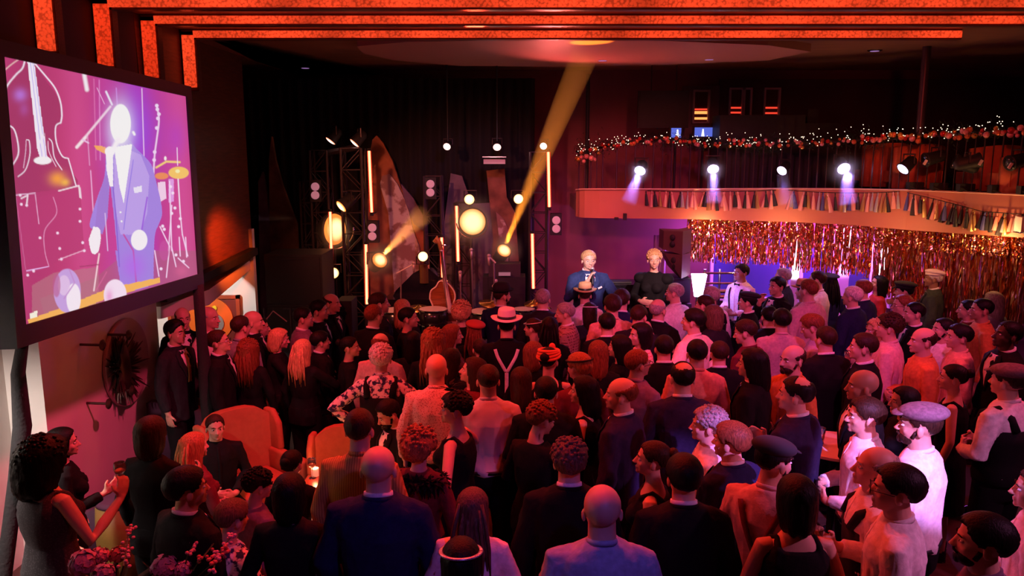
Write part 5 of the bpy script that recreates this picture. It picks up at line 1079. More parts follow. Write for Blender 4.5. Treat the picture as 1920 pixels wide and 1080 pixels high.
def surf(R, x, z, off, back=False, scale=1.):
    zs = [q[0] for q in R]; a = np.interp(z, zs, [q[1] for q in R]); b = np.interp(z, zs, [q[2] for q in R]); y = (b + off) * (np.clip(1 - np.abs(x / (a + off)) ** 2.4, .0, 1)) ** (1 / 2.4)
    cy = np.where(z < 1.4, -.012, -.018); return np.stack([x, np.where(back, cy - y, cy + y), z], -1)
def strip(R, pts, w_, off, th=.004, back=False, n=14):
    pts = np.array(pts, float); t = np.linspace(0, len(pts) - 1, n); x = np.interp(t, range(len(pts)), pts[:, 0]); z = np.interp(t, range(len(pts)), pts[:, 1]); w_ = np.interp(t, np.linspace(0, len(pts) - 1, len(np.atleast_1d(w_))), np.atleast_1d(w_)) if hasattr(w_, '__len__') else w_
    dx, dz = np.gradient(x), np.gradient(z); L = np.hypot(dx, dz) + 1e-9; px, pz = -dz / L * w_ / 2, dx / L * w_ / 2
    G = np.stack([surf(R, x - px, z - pz, off, back), surf(R, x, z, off + .001, back), surf(R, x + px, z + pz, off, back)]); return MB().grid(G, (0, -th if not back else th, 0))
def join(*ms):
    o = MB()
    for q in ms: o.add(np.concatenate(q.v), q.f, 0)
    return o
def shirt_v():   # visible V of shirt on the chest of a jacket
    z = np.linspace(1.16, 1.468, 12); G = np.stack([surf(JR, k * (z - 1.15) / .32 * .075, z, .004 + .002 * (k == 0)) for k in (-1, -.5, 0, .5, 1)]); return MB().grid(G, (0, -.006, 0))
def lapels(): return join(*[strip(JR, [(s * .006, 1.15), (s * .045, 1.27), (s * .088, 1.36), (s * .085, 1.43), (s * .06, 1.47)], [.012, .05, .058, .05, .035], .010) for s in (-1, 1)])
def tie(R=JR): return join(strip(R, [(0, 1.155), (0, 1.44)], [.050, .040, .026, .030], .013))
def placket(): return strip(SR, [(0, .96), (0, 1.46)], .028, .005)
def bowtie(): mb = MB(); [mb.add(np.array([(0, .062, 1.475), (s * .045, .070, 1.492), (s * .045, .070, 1.455), (0, .074, 1.475), (s * .045, .082, 1.492), (s * .045, .082, 1.455)]), [(0, 1, 2), (3, 5, 4), (0, 3, 4, 1), (1, 4, 5, 2), (2, 5, 3, 0)]) for s in (-1, 1)]; mb.ell((0, .076, 1.475), (.010, .010, .010), 8, 6); return mb
def braces_y(): return join(strip(SR, [(-.105, 1.425), (-.085, 1.36), (0, 1.20)], .030, .010, back=True), strip(SR, [(.105, 1.425), (.085, 1.36), (0, 1.20)], .030, .010, back=True), strip(SR, [(0, 1.21), (0, .97)], .034, .010, back=True), *[strip(SR, [(s * .10, 1.42), (s * .085, .97)], .030, .010) for s in (-1, 1)])
def braces_x(): return join(*[strip(SR, [(s * .11, 1.425), (s * .02, 1.18), (-s * .07, .96)], .032, .010, back=True) for s in (-1, 1)], *[strip(SR, [(s * .10, 1.42), (s * .085, .97)], .030, .010) for s in (-1, 1)])
def vest_mb():
    R = [(z, a + .007, b + .009) for z, a, b in SR if z < 1.38]; R = [(.91, .180, .140)] + R; mb = MB(); mb.rings([oval(z, a * (1 if z < 1.25 else .93), b, -.012) for z, a, b in R])
    for s in (-1, 1): mb.tube([(s * .10, .10, 1.32), (s * .115, .07, 1.40), (s * .11, -.02, 1.452), (s * .11, -.09, 1.41), (s * .10, -.125, 1.32)], .030, 8)
    return mb
def boa():
    mb = MB(); r_ = np.random.default_rng(4); t = np.linspace(0, 2 * pi, 46)
    for x in t:
        c = V(cos(x) * .15, -.02 + sin(x) * .13, 1.40 - .03 * sin(x))
        for k in range(9): d = r_.normal(0, 1, 3); d /= np.linalg.norm(d); mb.tube([c, c + d * .05, c + d * .085 - (0, 0, .02)], [.008, .012, .002], 4, flat=.3)
    return mb
def shoe(): return MB().rings([oval(z, a, b, y, 14) for z, a, b, y in [(.0, .044, .13, .055), (.02, .046, .132, .055), (.05, .042, .115, .04), (.085, .038, .07, -.005), (.11, .036, .045, -.02)]])
def belt(): return MB().rings([oval(z, .184, .138, -.012) for z in (.945, .975)])
def watch_(): return MB().lathe((0, 0, 0), [(.031, -.012), (.034, -.01), (.034, .01), (.031, .012)], 16)

# ---- colours
SK = dict(l=(.62, .36, .26), t=(.48, .26, .17), m=(.33, .17, .10), d=(.09, .045, .03))
HC = dict(k=(.007, .005, .005), b=(.035, .016, .009), r=(.20, .06, .025), o=(.38, .14, .05), y=(.58, .34, .16), g=(.34, .30, .29), w=(.72, .64, .62), m=(.14, .08, .05))
CL = dict(black=((.006, .0055, .007),), charcoal=((.018, .017, .022),), navy=((.014, .018, .07),), blue=((.022, .036, .11),), ink=((.022, .018, .06),), white=((.80, .77, .78),), cream=((.78, .70, .62),), grey=((.26, .25, .28),), sky=((.34, .40, .56),), pink=((.66, .40, .42),), lilac=((.42, .34, .52),), peach=((.75, .36, .26),), orange=((.62, .20, .06),), brown=((.12, .05, .035),), wine=((.14, .02, .03),), red=((.45, .03, .03),), green=((.045, .065, .05),), mauve=((.20, .12, .19),))
def cloth(c):
    if c in CL: return mat('cloth_' + c, CL[c][0], .82, noise=.14, nscale=40, bump=.12)
    return dict(
        floral=lambda: mat('cloth_floral', (.78, .70, .72), .8, kind='print', nscale=26, col2=(.03, .03, .10)), rosep=lambda: mat('cloth_rose_print', (.74, .52, .50), .8, kind='dots', nscale=85, col2=(.36, .16, .16)),
        mustard=lambda: mat('cloth_mustard_stripe', (.62, .36, .09), .8, kind='stripes', nscale=22, col2=(.42, .20, .05)), redstripe=lambda: mat('cloth_red_stripe', (.62, .10, .08), .8, kind='plaid', nscale=12, col2=(.7, .5, .45)),
        plaid=lambda: mat('cloth_brown_plaid', (.16, .06, .05), .8, kind='plaid', nscale=10, col2=(.42, .22, .18)), check=lambda: mat('cloth_fine_check', (.52, .48, .58), .8, kind='plaid', nscale=34, col2=(.62, .58, .68)),
        sequin=lambda: mat('cloth_black_sequin', (.03, .02, .03), .25, .5, kind='dots', nscale=140, col2=(.25, .15, .18)), pinstripe=lambda: mat('cloth_pinstripe', (.03, .02, .02), .8, kind='stripes', nscale=30, col2=(.14, .10, .10)),
        dotdark=lambda: mat('cloth_grey_knit', (.055, .05, .055), .9, kind='dots', nscale=90, col2=(.10, .09, .10)))[c]()
def skinm(s): return mat('skin_' + s, SK[s], .5, noise=.06, nscale=14, sss=.06)
def hairm(h): return mat('hair_' + h, HC[h], .5, kind='hair')
M_eye = mat('eye_white', (.8, .78, .76), .2); M_iris = mat('iris_dark', (.03, .015, .01), .15)
FREE = []
def attach(name, me, mats, root, M=None, parent=None):
    o = bpy.data.objects.new(name, me); COL.objects.link(o); o.parent = root
    for i, m in enumerate(mats):
        if m is not None: o.material_slots[i].link = 'OBJECT'; o.material_slots[i].material = m
    if M is not None: o.matrix_basis = M
    return o
def person_(px, py, h, face, sex, pose, top, hair, label, skin='l', hy=0, hp=0, hat=None, col=None, tie_c=None, glass=False, glasses_=False, beard_=False, extra='', sc=1., group=None, zf=0., y=None, legs='black', kx=1.):
    """px,py: top of the head in the photo; h: height; face: 0 looks away from the camera, + turns to the picture's right"""
    hh = h + (.055 if hat in ('fedora', 'bowler', 'straw') else .0)
    base = .38 * h / 1.75 if pose == 's' else 0
    P_ = at_z(px, py, hh + zf - (.0 if pose != 's' else base)) if y is None else at_y(px, py, y)
    if y is not None: hh = P_[2] - zf
    f = (h / 1.75) if y is None else hh / 1.75
    kind, tc = top.split('-'); F = sex == 'F'
    if kind == 'bl' and not F: kind = 'sh'
    root = empty('person', (P_[0], P_[1], zf - (base if pose == 's' else 0) + (0 if pose != 's' else 0)), label, 'person', group)
    kx *= 1.05; root.scale = (f * kx, f * kx, f); root.rotation_euler = (0, 0, -RAD(face)); root['facing'] = face
    del root['facing']
    # keep the skull, not the feet, under the marked pixel: the head sits over the feet in this template
    M = Matrix.Translation(PIV) @ Matrix.Rotation(-RAD(hy), 4, 'Z') @ Matrix.Rotation(RAD(hp), 4, 'X') @ Matrix.Translation(-PIV)
    t = t_body(sex, pose); me = t.copy(); me.name = 'body'; c = getco(me)
    if hy or hp:
        w_ = sstep((c[:, 2] - 1.455) / .085) * (np.hypot(c[:, 0], c[:, 1]) < .16); d = c - PIV; a = RAD(hp) * w_
        y2 = d[:, 1] * np.cos(a) - d[:, 2] * np.sin(a) ; z2 = d[:, 1] * np.sin(a) + d[:, 2] * np.cos(a); up = c[:, 2] > 1.455
        a2 = -RAD(hy) * w_; x3 = d[:, 0] * np.cos(a2) - y2 * np.sin(a2); y3 = d[:, 0] * np.sin(a2) + y2 * np.cos(a2)
        c = np.where(up[:, None], np.stack([x3, y3, z2], 1) + PIV, c); setco(me, c)
    lipc = mat('lips_' + skin, tuple(x * k for x, k in zip(SK[skin], (.9, .62, .62))), .4)
    attach('body', me, [skinm(skin), lipc], root)
    nm_ = dict(jk='jacket', sh='shirt', dr='dress', bl='blouse')[kind]
    tp = attach(nm_, t_top(kind, sex, pose), [cloth(tc)], root)
    kw = col or 'white'
    sx = Matrix.Diagonal((.92, .97, 1, 1)) if F else None
    if kind == 'jk':
        attach('shirt_collar', simple('colw', lambda: collar(.064, 1.488, .030)), [cloth(kw)], root, sx); attach('jacket_collar', simple('colj', lambda: collar(.072, 1.474, .026)), [cloth(tc)], root, sx)
        if abs(face) > 45 or hy:
            attach('shirt_front', simple('sv', shirt_v), [cloth(kw)], root, sx); attach('lapels', simple('lap', lapels), [cloth(tc)], root, sx)
            if tie_c: attach('tie', simple('tie', tie), [cloth(tie_c)], root, sx)
    elif kind == 'sh':
        attach('collar', simple('cols', lambda: collar(.062, 1.484, .024)), [cloth(tc)], root, sx)
        if abs(face) > 45: attach('placket', simple('plk', placket), [cloth(tc)], root, sx)
        attach('belt', simple('belt', belt), [M_black], root, sx)
    if kind != 'dr' and not (F and pose == 's'): attach('trousers', t_legs(pose), [cloth(legs)], root)
    if kind == 'dr' and pose == 's': attach('skirt', t_legs(pose), [cloth(tc)], root)
    if pose != 's':
        for s in (-1, 1): attach('shoe', simple('shoe', shoe), [M_gloss], root, Matrix.Translation((s * .10, 0, 0)))
    st, hc = (hair.split('-') + ['k'])[:2]
    if st != 'bald':
        hm = attach('hair', simple('h' + ('bun' if st == 'pony' else st), lambda: hair_mesh('bun' if st == 'pony' else st)), [hairm(hc)], root, M)
        if st == 'pony': attach('ponytail', simple('pony', ponytail), [hairm(hc)], hm)
    if abs(face + hy) > 40:
        for s in (-1, 1):
            D = Matrix.Translation((s * .031, 0, 0)) @ Matrix.Diagonal((s, 1, 1, 1))
            attach('eye', simple('eye', eye, nm=2), [M_eye, M_iris], root, M @ Matrix.Translation((s * .031, 0, 0)))
            attach('eyebrow', simple('brow', brow), [hairm(hc if hc not in 'w' else 'g')], root, M @ D)
    if beard_: attach('beard', simple('beard', beard), [hairm(hc)], root, M)
    if glasses_: attach('glasses', simple('glasses', glasses), [M_black], root, M)
    if hat:
        k, hcx = hat.split('-') if '-' in hat else (hat, 'black')
        fn = dict(fedora=hat_fedora, straw=hat_fedora, bowler=hat_bowler, flat=hat_flat, beret=hat_beret, peaked=hat_peaked, turban=turban, band=headband, fasc=fascinator)[k]
        hcol = dict(straw=mat('straw_weave', (.72, .45, .22), .8, kind='stripes', nscale=40, col2=(.5, .28, .12)), whitefelt=mat('white_felt', (.85, .72, .72), .9), greyfelt=mat('grey_tweed', (.16, .10, .12), .9, noise=.3, nscale=60), redfelt=mat('red_felt', (.38, .05, .03), .9), silver=mat('silver_sequin_band', (.7, .65, .7), .3, .6, kind='dots', nscale=120, col2=(.3, .3, .3)), orangecloth=mat('orange_wrap', (.75, .12, .03), .7), black=mat('black_felt', (.012, .012, .014), .9), tan=mat('tan_straw', (.6, .32, .16), .8), whitecloth=mat('white_felt', (1, 1, 1)))[hcx]
        ho = attach(dict(band='headband', turban='head_wrap', fasc='fascinator', flat='flat_cap', beret='beret', peaked='peaked_hat', bowler='bowler_hat').get(k, 'hat'), simple(k, fn), [hcol], root, M)
        if k in ('fedora', 'straw'): attach('hat_band', simple('hatband', hat_band), [mat('black_ribbon', (.01, .01, .012), .4)], ho)
    for e in extra.split():
        n_, c_ = (e.split('-') + ['white'])[:2]
        fn, nm2 = dict(bracesY=(braces_y, 'braces'), bracesX=(braces_x, 'braces'), vest=(vest_mb, 'waistcoat'), bow=(bowtie, 'bow_tie'), boa=(boa, 'feather_boa'), tie=(lambda: tie(SR), 'tie'))[n_]
        attach(nm2, simple(n_ + '_x', fn), [cloth(c_)], root)
    if glass: FREE.append((root, pose, glass, f))
    return root

QUEUE = []; OBST = []
def person(px, py, h, *a, **k): QUEUE.append([px, py, h, a, k])
def build_people():
    """settle the standing distances so that neighbours do not stand inside each other, then build everyone"""
    n = len(QUEUE); dl = np.zeros(n)
    def pos(i):
        px, py, h, a, k = QUEUE[i]
        if k.get('y'): return at_y(px, py, k['y'])[:2]
        hat = .055 if (k.get('hat') or '').split('-')[0] in ('fedora', 'bowler', 'straw') else 0
        hh = h + dl[i]; base = .38 * hh / 1.75 if a[2] == 's' else 0
        return at_z(px, py, hh + hat - base)[:2]
    for it in range(160):
        P_ = np.array([pos(i) for i in range(n)]); mv = np.zeros(n)
        for i in range(n):
            for ox, oy, orr in OBST:
                dx, dy = P_[i][0] - ox, P_[i][1] - oy; q = (dx * dx + dy * dy) / orr ** 2
                if q < 1: mv[i] += -.008 * (1.1 - q) * (1 if dy >= -.1 else -1)
            for j in range(i + 1, n):
                dx, dy = P_[j] - P_[i]; wx = .47 if not ('s' in (QUEUE[i][3][2], QUEUE[j][3][2])) else .5; wy = .42 if abs(dx) < .30 else .34
                q = (dx / wx) ** 2 + (dy / wy) ** 2
                if q < 1:
                    s_ = 1 if dy >= 0 else -1; a_ = .006 * (1.1 - q)
                    mv[i] += s_ * a_; mv[j] -= s_ * a_
        dl = np.clip(dl + mv, -.16, .12)
        for i in range(n):
            if QUEUE[i][4].get('y') or QUEUE[i][4].get('fix'): dl[i] = 0
    for i, (px, py, h, a, k) in enumerate(QUEUE):
        k.pop('fix', None); person_(px, py, h + (0 if k.get('y') else dl[i]), *a, **k)

# ------------------------------------------------------------------ the presenters on the stage
person(1104, 471, 1.82, 172, 'M', 'm', 'jk-blue', 'quiff-y', 'man in a blue suit speaking into a microphone on stage', y=10.35, zf=ST, tie_c='black', kx=1.06)
person(1227, 470, 1.72, 205, 'F', 'c', 'bl-black', 'curly-y', 'smiling woman in a black puff sleeved top standing on stage with clasped hands', y=10.4, zf=ST, hy=-20)
# ------------------------------------------------------------------ the crowd
# group by the passage and the wall
person(327, 601, 1.78, 105, 'M', 'a', 'jk-charcoal', 'quiff-k', 'man in a dark suit with an orange tie at the passage corner', tie_c='orange', kx=.92)
person(341, 577, 1.80, 145, 'M', 'a', 'jk-black', 'balding-b', 'brightly lit man with an open white collar behind the orange tie man', kx=.92)
person(390, 575, 1.84, 100, 'M', 'c', 'sh-cream', 'balding-g', 'bald man in a white shirt in front of the framed roundel')
person(411, 619, 1.80, 80, 'M', 'a', 'jk-black', 'short-b', 'man with glasses and black blazer gazing up, next to the screen leg', glasses_=True, hp=8)
person(450, 592, 1.80, 30, 'M', 'a', 'sh-grey', 'cropped-b', 'man in a pale grey shirt seen from behind, near the framed roundel')
person(474, 583, 1.84, 80, 'M', 'a', 'jk-black', 'bald', 'bald man half hidden behind the pale grey shirt')
person(487, 597, 1.74, 75, 'M', 'c', 'jk-black', 'thick-k', 'dark haired man in black jacket turned to the stage beside the grey shirt')
person(465, 639, 1.62, 10, 'F', 'a', 'bl-black', 'frizz-r', 'woman with long dark red curls seen from behind near the screen leg')
person(520, 617, 1.66, 80, 'F', 'r', 'bl-black', 'bob-y', 'blonde woman with short hair reaching a hand forward', hp=-8)
person(568, 577, 1.80, 60, 'M', 'a', 'jk-mauve', 'short-k', 'man in a plum jacket below the big loudspeaker stack', hy=15)
person(597, 564, 1.84, 85, 'M', 'a', 'jk-black', 'side-k', 'tall dark haired man in profile before the loudspeaker stack')
person(621, 551, 1.86, 100, 'M', 'a', 'jk-black', 'balding-b', 'tall balding man with white shirt and dark tie by the upright loudspeaker', tie_c='black')
person(567, 637, 1.70, 25, 'F', 'r', 'bl-black', 'long-y', 'woman with long straight blonde hair pointing forward')
person(600, 622, 1.70, 60, 'M', 'a', 'jk-black', 'thick-k', 'dark haired man beside the long straight blonde woman')
person(655, 632, 1.68, 75, 'F', 'a', 'bl-black', 'bun-k', 'dark haired woman in black beside the pink shirt bald man', hy=10)
person(700, 571, 1.80, 30, 'M', 'a', 'jk-black', 'cropped-r', 'man with cropped red hair in black below the low tube light')
person(710, 549, 1.84, 65, 'M', 'a', 'jk-charcoal', 'short-b', 'man in profile behind the cropped red hair, by the low tube light')
person(713, 625, 1.76, 15, 'M', 'a', 'sh-pink', 'balding-r', 'bald man in a pink shirt behind the white curly hair')
person(714, 647, 1.72, 0, 'F', 'd', 'sh-floral', 'curly-w', 'white curly haired woman in floral blouse and black waistcoat', extra='vest-black')
person(754, 562, 1.70, 15, 'F', 'a', 'bl-charcoal', 'shoulder-y', 'blonde woman with shoulder length hair in front of the drum')
person(765, 577, 1.70, 85, 'F', 'a', 'bl-black', 'short-k', 'person with short black hair in profile beside the drum blonde')
person(774, 622, 1.66, 0, 'F', 'a', 'bl-black', 'shoulder-k', 'dark haired woman in black between the white curls and the frizzy red mane')
person(812, 620, 1.72, 0, 'F', 'a', 'bl-black', 'frizz-o', 'woman with a huge mane of frizzy copper hair')
person(865, 568, 1.72, 5, 'F', 'a', 'bl-black', 'bigcurl-y', 'woman with big blonde curls facing the double bass')
person(848, 609, 1.68, 80, 'F', 'a', 'bl-brown', 'shoulder-r', 'brown haired woman in profile between the copper mane and the red beret')
person(889, 603, 1.68, 0, 'F', 'a', 'bl-black', 'long-r', 'long red haired woman wearing a dark red beret', hat='beret-redfelt')
person(818, 664, 1.82, 0, 'M', 'a', 'sh-rosep', 'bald', 'bald man in a speckled pink patterned shirt')
person(883, 671, 1.68, -85, 'F', 'c', 'bl-wine', 'shoulder-b', 'brown haired woman in profile beside the speckled pink shirt', hp=10)
person(915, 684, 1.80, -5, 'M', 'c', 'sh-check', 'cropped-b', 'crew cut man in a mauve checked shirt, back turned')
person(941, 536, 1.80, 25, 'M', 'c', 'jk-navy', 'cropped-b', 'bearded man in a black bowler hat and navy jacket by the cymbal', hat='bowler-black', beard_=True, hy=30)
person(950, 588, 1.78, 0, 'M', 'c', 'sh-black', 'cropped-k', 'man in a white fedora with white Y braces on a black shirt', hat='fedora-whitefelt', extra='bracesY-white')
person(1018, 542, 1.80, 10, 'M', 'c', 'jk-charcoal', 'short-g', 'man with short fair grey hair and dark blazer at the drums')
person(1000, 597, 1.62, -60, 'F', 'b', 'dr-black', 'bun-b', 'woman with a beaded headband and bare shoulders beside the white fedora', hat='band-silver')
person(1031, 595, 1.66, 5, 'F', 'a', 'bl-black', 'long-k', 'long black haired woman next to the plaid jacket man')
person(1062, 568, 1.78, -80, 'M', 'b', 'jk-plaid', 'short-g', 'man in a brown plaid jacket in profile near the straw hat', hp=-6)
person(1029, 652, 1.68, 0, 'F', 'b', 'dr-black', 'bun-k', 'woman wearing an orange head wrap', hat='turban-orangecloth', hy=20)
person(1086, 663, 1.66, -20, 'F', 'a', 'bl-wine', 'thick-o', 'blonde woman with a thin black headband', hat='band-black', hy=-20)
person(977, 690, 1.66, 0, 'F', 'a', 'bl-black', 'shoulder-b', 'brown haired woman between the checked shirt and the orange head wrap')
person(1095, 707, 1.68, -75, 'F', 'c', 'dr-black', 'shoulder-k', 'dark haired woman in a black sleeveless dress showing her pale profile')
person(1166, 709, 1.82, -60, 'M', 'a', 'jk-ink', 'balding-r', 'balding man in a deep violet suit with a bright collar line', hy=-15)
person(1024, 707, 1.76, 5, 'M', 'c', 'jk-black', 'short-k', 'black haired man with thin white collar behind the keyhole dress woman')
person(1008, 757, 1.68, 35, 'F', 'c', 'bl-black', 'curly-r', 'auburn haired woman in a black keyhole dress looking down', hp=-18, hy=20)
person(1068, 826, 1.80, 0, 'M', 'a', 'jk-black', 'curly-m', 'man with curly greying red hair in a black jacket')
person(853, 738, 1.70, -75, 'F', 'd', 'dr-black', 'curly-k', 'woman in a ruffled black dress with a black feather fascinator', hat='fasc-black', hy=-15)
person(786, 806, 1.68, 20, 'F', 'a', 'bl-wine', 'bigcurl-o', 'strawberry blonde curly woman wrapped in a black feather boa', extra='boa-black')
person(886, 918, 1.64, 5, 'F', 'a', 'bl-white', 'long-m', 'light brown long haired woman in a white blouse at the bottom of the crowd')
person(864, 1014, 1.66, 0, 'F', 'a', 'bl-wine', 'bob-k', 'dark curly woman with a silver sequin headband at the bottom edge', hat='band-silver')
person(708, 838, 1.84, 0, 'M', 'a', 'jk-navy', 'bald', 'broad bald man in a navy suit, back turned', kx=1.08)
person(673, 768, 1.82, 5, 'M', 'a', 'sh-mustard', 'short-b', 'brown haired man in a mustard striped shirt beside the low table', kx=.95)
person(736, 748, 1.60, -125, 'M', 's', 'jk-black', 'quiff-k', 'laughing bearded man in black bending towards the armchair', beard_=True, hp=-22, kx=.95)
person(541, 891, 1.64, 0, 'F', 'a', 'bl-black', 'bob-k', 'woman in black with a dark brown bob in front of the candle table')
person(546, 845, 1.60, 10, 'F', 's', 'bl-black', 'bun-k', 'seated dark haired woman with a black bow beside the armchair arm')
person(478, 883, 1.54, 50, 'F', 's', 'bl-mauve', 'curly-k', 'seated dark curly haired woman at the candle table', hp=-10)
person(428, 941, 1.66, 35, 'F', 's', 'bl-floral', 'thick-m', 'seated light brown haired guest in patterned clothes beside the flowers', hp=-10)
person(347, 878, 1.72, 35, 'M', 'a', 'jk-black', 'thick-k', 'dark haired man in a black suit with white collar behind the flowers', hy=15)
person(281, 783, 1.68, 15, 'F', 'b', 'bl-black', 'bob-b', 'woman with a sleek brown bob in a long black dress with a zip', legs='black')
person(362, 812, 1.64, 40, 'F', 's', 'bl-wine', 'long-o', 'seated woman with copper blonde long hair facing the black sweater man')
person(402, 779, 1.54, 150, 'M', 's', 'bl-black', 'short-b', 'seated man in a black sweater with folded hands in the wing armchair')
person(80, 826, 1.70, 30, 'F', 'w', 'dr-dotdark', 'mane-k', 'woman in a grey sleeveless dress with a big dark curly mane raising a wine glass', glass='w', kx=1.1)
person(114, 804, 1.54, 60, 'F', 'b', 'bl-black', 'shoulder-k', 'dark haired woman in black behind the grey sleeveless dress')
# middle of the hall
person(1097, 537, 1.74, 5, 'M', 'e', 'sh-white', 'cropped-b', 'man in a straw hat right below the speaking man', hat='straw-straw')
person(1106, 568, 1.68, 0, 'F', 'a', 'bl-charcoal', 'shoulder-b', 'brown haired woman with a white headband', hat='band-whitecloth')
person(1139, 587, 1.76, 0, 'M', 'a', 'jk-black', 'short-k', 'black haired man in a dark suit behind the white headband woman')
person(1149, 553, 1.80, -5, 'M', 'a', 'sh-peach', 'thick-b', 'brown haired man with visible ears in a peach shirt near the stage')
person(1166, 543, 1.86, 15, 'M', 'a', 'jk-navy', 'thick-b', 'tall man in a navy blazer near the stage piano')
person(1197, 573, 1.78, 30, 'M', 'e', 'jk-charcoal', 'short-b', 'man in a dark jacket lifting an arm beside the navy blazer', hp=-10)
person(1236, 560, 1.84, 40, 'M', 'a', 'jk-black', 'balding-g', 'older man with short silver hair in a dark jacket', hp=8)
person(1266, 531, 1.80, -40, 'M', 'a', 'sh-white', 'cropped-g', 'silver cropped man in a white shirt beside the stage woman', hy=-20)
person(1322, 553, 1.74, -50, 'M', 'a', 'jk-black', 'cropped-b', 'man with cropped hair lit purple under the floodlight')
person(1334, 537, 1.84, -30, 'M', 'a', 'sh-white', 'short-g', 'man in a white shirt and black waistcoat under the floodlight', extra='vest-black')
person(1338, 573, 1.74, -30, 'F', 'a', 'jk-charcoal', 'bob-m', 'person with a grey brown bob and dark jacket')
person(1391, 496, 1.80, -120, 'M', 'c', 'sh-white', 'side-k', 'waiter in white shirt with bow tie and dark braces', skin='m', extra='bracesX-black bow-black', hy=10)
person(1403, 549, 1.72, -60, 'F', 'a', 'jk-black', 'cropped-k', 'person in a small black beret with a white collar', hat='beret-black')
person(1458, 520, 1.80, -110, 'M', 'e', 'jk-black', 'side-k', 'dark haired man in a black jacket with a hand on his mouth', skin='t')
person(1469, 503, 1.80, -60, 'M', 'a', 'jk-charcoal', 'short-g', 'grey haired man close behind the hand on mouth man')
person(1405, 600, 1.80, -45, 'M', 'a', 'sh-wine', 'short-b', 'young man in a dark red shirt looking down', hp=-14, hy=-15)
person(1443, 574, 1.76, 0, 'M', 'a', 'jk-black', 'short-k', 'black haired man in black behind the dark red shirt')
person(1467, 580, 1.78, 5, 'M', 'a', 'sh-pink', 'thick-k', 'black haired man in a pale pink shirt, broad back')
person(1508, 531, 1.76, -35, 'M', 'a', 'sh-lilac', 'short-k', 'man in a tan trilby hat and lilac shirt with dark waistcoat', hat='fedora-tan', extra='vest-brown')
person(1517, 524, 1.88, -30, 'M', 'a', 'sh-pink', 'short-r', 'red haired man in a pink shirt behind the tan trilby')
person(1534, 508, 1.84, -50, 'M', 'a', 'sh-cream', 'cropped-b', 'man in a bright cream shirt by the narrow white pillar')
person(1556, 515, 1.70, -5, 'F', 'a', 'bl-navy', 'long-k', 'woman in dark clothes and peaked dark hat before the lilac pillar', hat='peaked-black')
person(1600, 537, 1.84, -40, 'M', 'a', 'jk-navy', 'short-w', 'silver haired man in a navy jacket')
person(1619, 524, 1.84, -40, 'M', 'a', 'jk-navy', 'cropped-r', 'red lit balding man in navy behind the silver haired man')
person(1645, 517, 1.70, -80, 'F', 'a', 'bl-red', 'shoulder-k', 'woman in a red sequined top gazing up below the widest pillar', hp=12)
person(1697, 530, 1.74, -60, 'M', 'a', 'jk-black', 'cropped-k', 'person in a wide black hat below the foil fringe', hat='peaked-black')
person(1694, 553, 1.80, -85, 'M', 'a', 'jk-charcoal', 'short-r', 'man with glasses in profile behind the dark haired profile', glasses_=True)
person(1716, 567, 1.78, -80, 'M', 'a', 'jk-black', 'cropped-k', 'dark haired man in a dark jacket in profile below the black hat')
person(1752, 507, 1.80, -60, 'M', 'r', 'jk-green', 'cropped-w', 'barman in a pale cap and green jacket behind the counter', hat='beret-whitecloth', skin='m')
person(1843, 560, 1.82, -75, 'M', 'a', 'sh-orange', 'cropped-k', 'man with cropped black hair and orange shirt in profile', skin='t')
person(1818, 562, 1.76, -60, 'M', 'a', 'jk-wine', 'cropped-k', 'man half hidden in a dark red jacket beside the orange shirt')
person(1801, 609, 1.80, -75, 'M', 'a', 'sh-peach', 'side-k', 'young man with smooth black hair and a peach shirt in profile')
person(1768, 597, 1.78, -90, 'M', 'a', 'sh-white', 'short-k', 'bearded man in a white shirt in profile', beard_=True, hp=6)
person(1889, 602, 1.86, -85, 'M', 'a', 'jk-black', 'cropped-k', 'dark skinned man in a black suit and white collar', skin='d', hp=8)
person(1864, 548, 1.74, -20, 'F', 'a', 'bl-grey', 'shoulder-g', 'grey haired woman behind the orange shirt man')
person(1733, 615, 1.82, -80, 'M', 'c', 'sh-orange', 'balding-b', 'man in a burnt orange shirt with a receding hairline')
person(1669, 590, 1.82, -60, 'M', 'b', 'sh-pink', 'curly-b', 'curly haired man in a pale pink shirt holding a beer glass', glass='b')
person(1645, 600, 1.72, -90, 'F', 'a', 'bl-mauve', 'curly-y', 'blonde curly woman whose face shows beside the curly haired man')
person(1621, 625, 1.82, -50, 'M', 'a', 'jk-black', 'short-b', 'broad man in a black suit between the two pink shirts', hy=-15)
person(1550, 612, 1.84, -15, 'M', 'a', 'jk-black', 'cropped-b', 'broad man in a black suit with a thin white collar, crew cut')
person(1533, 590, 1.76, -60, 'M', 'a', 'sh-lilac', 'quiff-r', 'red haired man in a lilac shirt bowing his head', hp=-20)
person(1620, 694, 1.78, -80, 'M', 'a', 'jk-black', 'bald', 'bald man in black lit orange beside the flat capped white shirt', skin='t')
person(1790, 684, 1.68, -60, 'F', 'b', 'dr-black', 'bun-k', 'woman with pinned black hair in a long black dress holding a wine glass', glass='b')
person(1894, 685, 1.84, -30, 'M', 'c', 'sh-white', 'cropped-b', 'man in a grey cap with white rolled sleeves and black waistcoat', hat='flat-greyfelt', extra='vest-black', kx=1.08)
person(1697, 727, 1.64, -85, 'F', 'b', 'bl-black', 'bob-k', 'black haired woman in black holding a small glass', glass='b')
person(1626, 748, 1.86, -75, 'M', 'c', 'sh-white', 'quiff-b', 'young slim man in a bright white shirt with floppy brown hair')
person(1728, 760, 1.84, -45, 'M', 'a', 'sh-white', 'cropped-b', 'man in a brown tweed flat cap and bright white shirt', hat='flat-greyfelt', beard_=True, hy=-15)
person(1641, 838, 1.80, -75, 'M', 'a', 'sh-cream', 'balding-g', 'older balding man in a dark waistcoat and cream shirt', extra='vest-charcoal', hp=6)
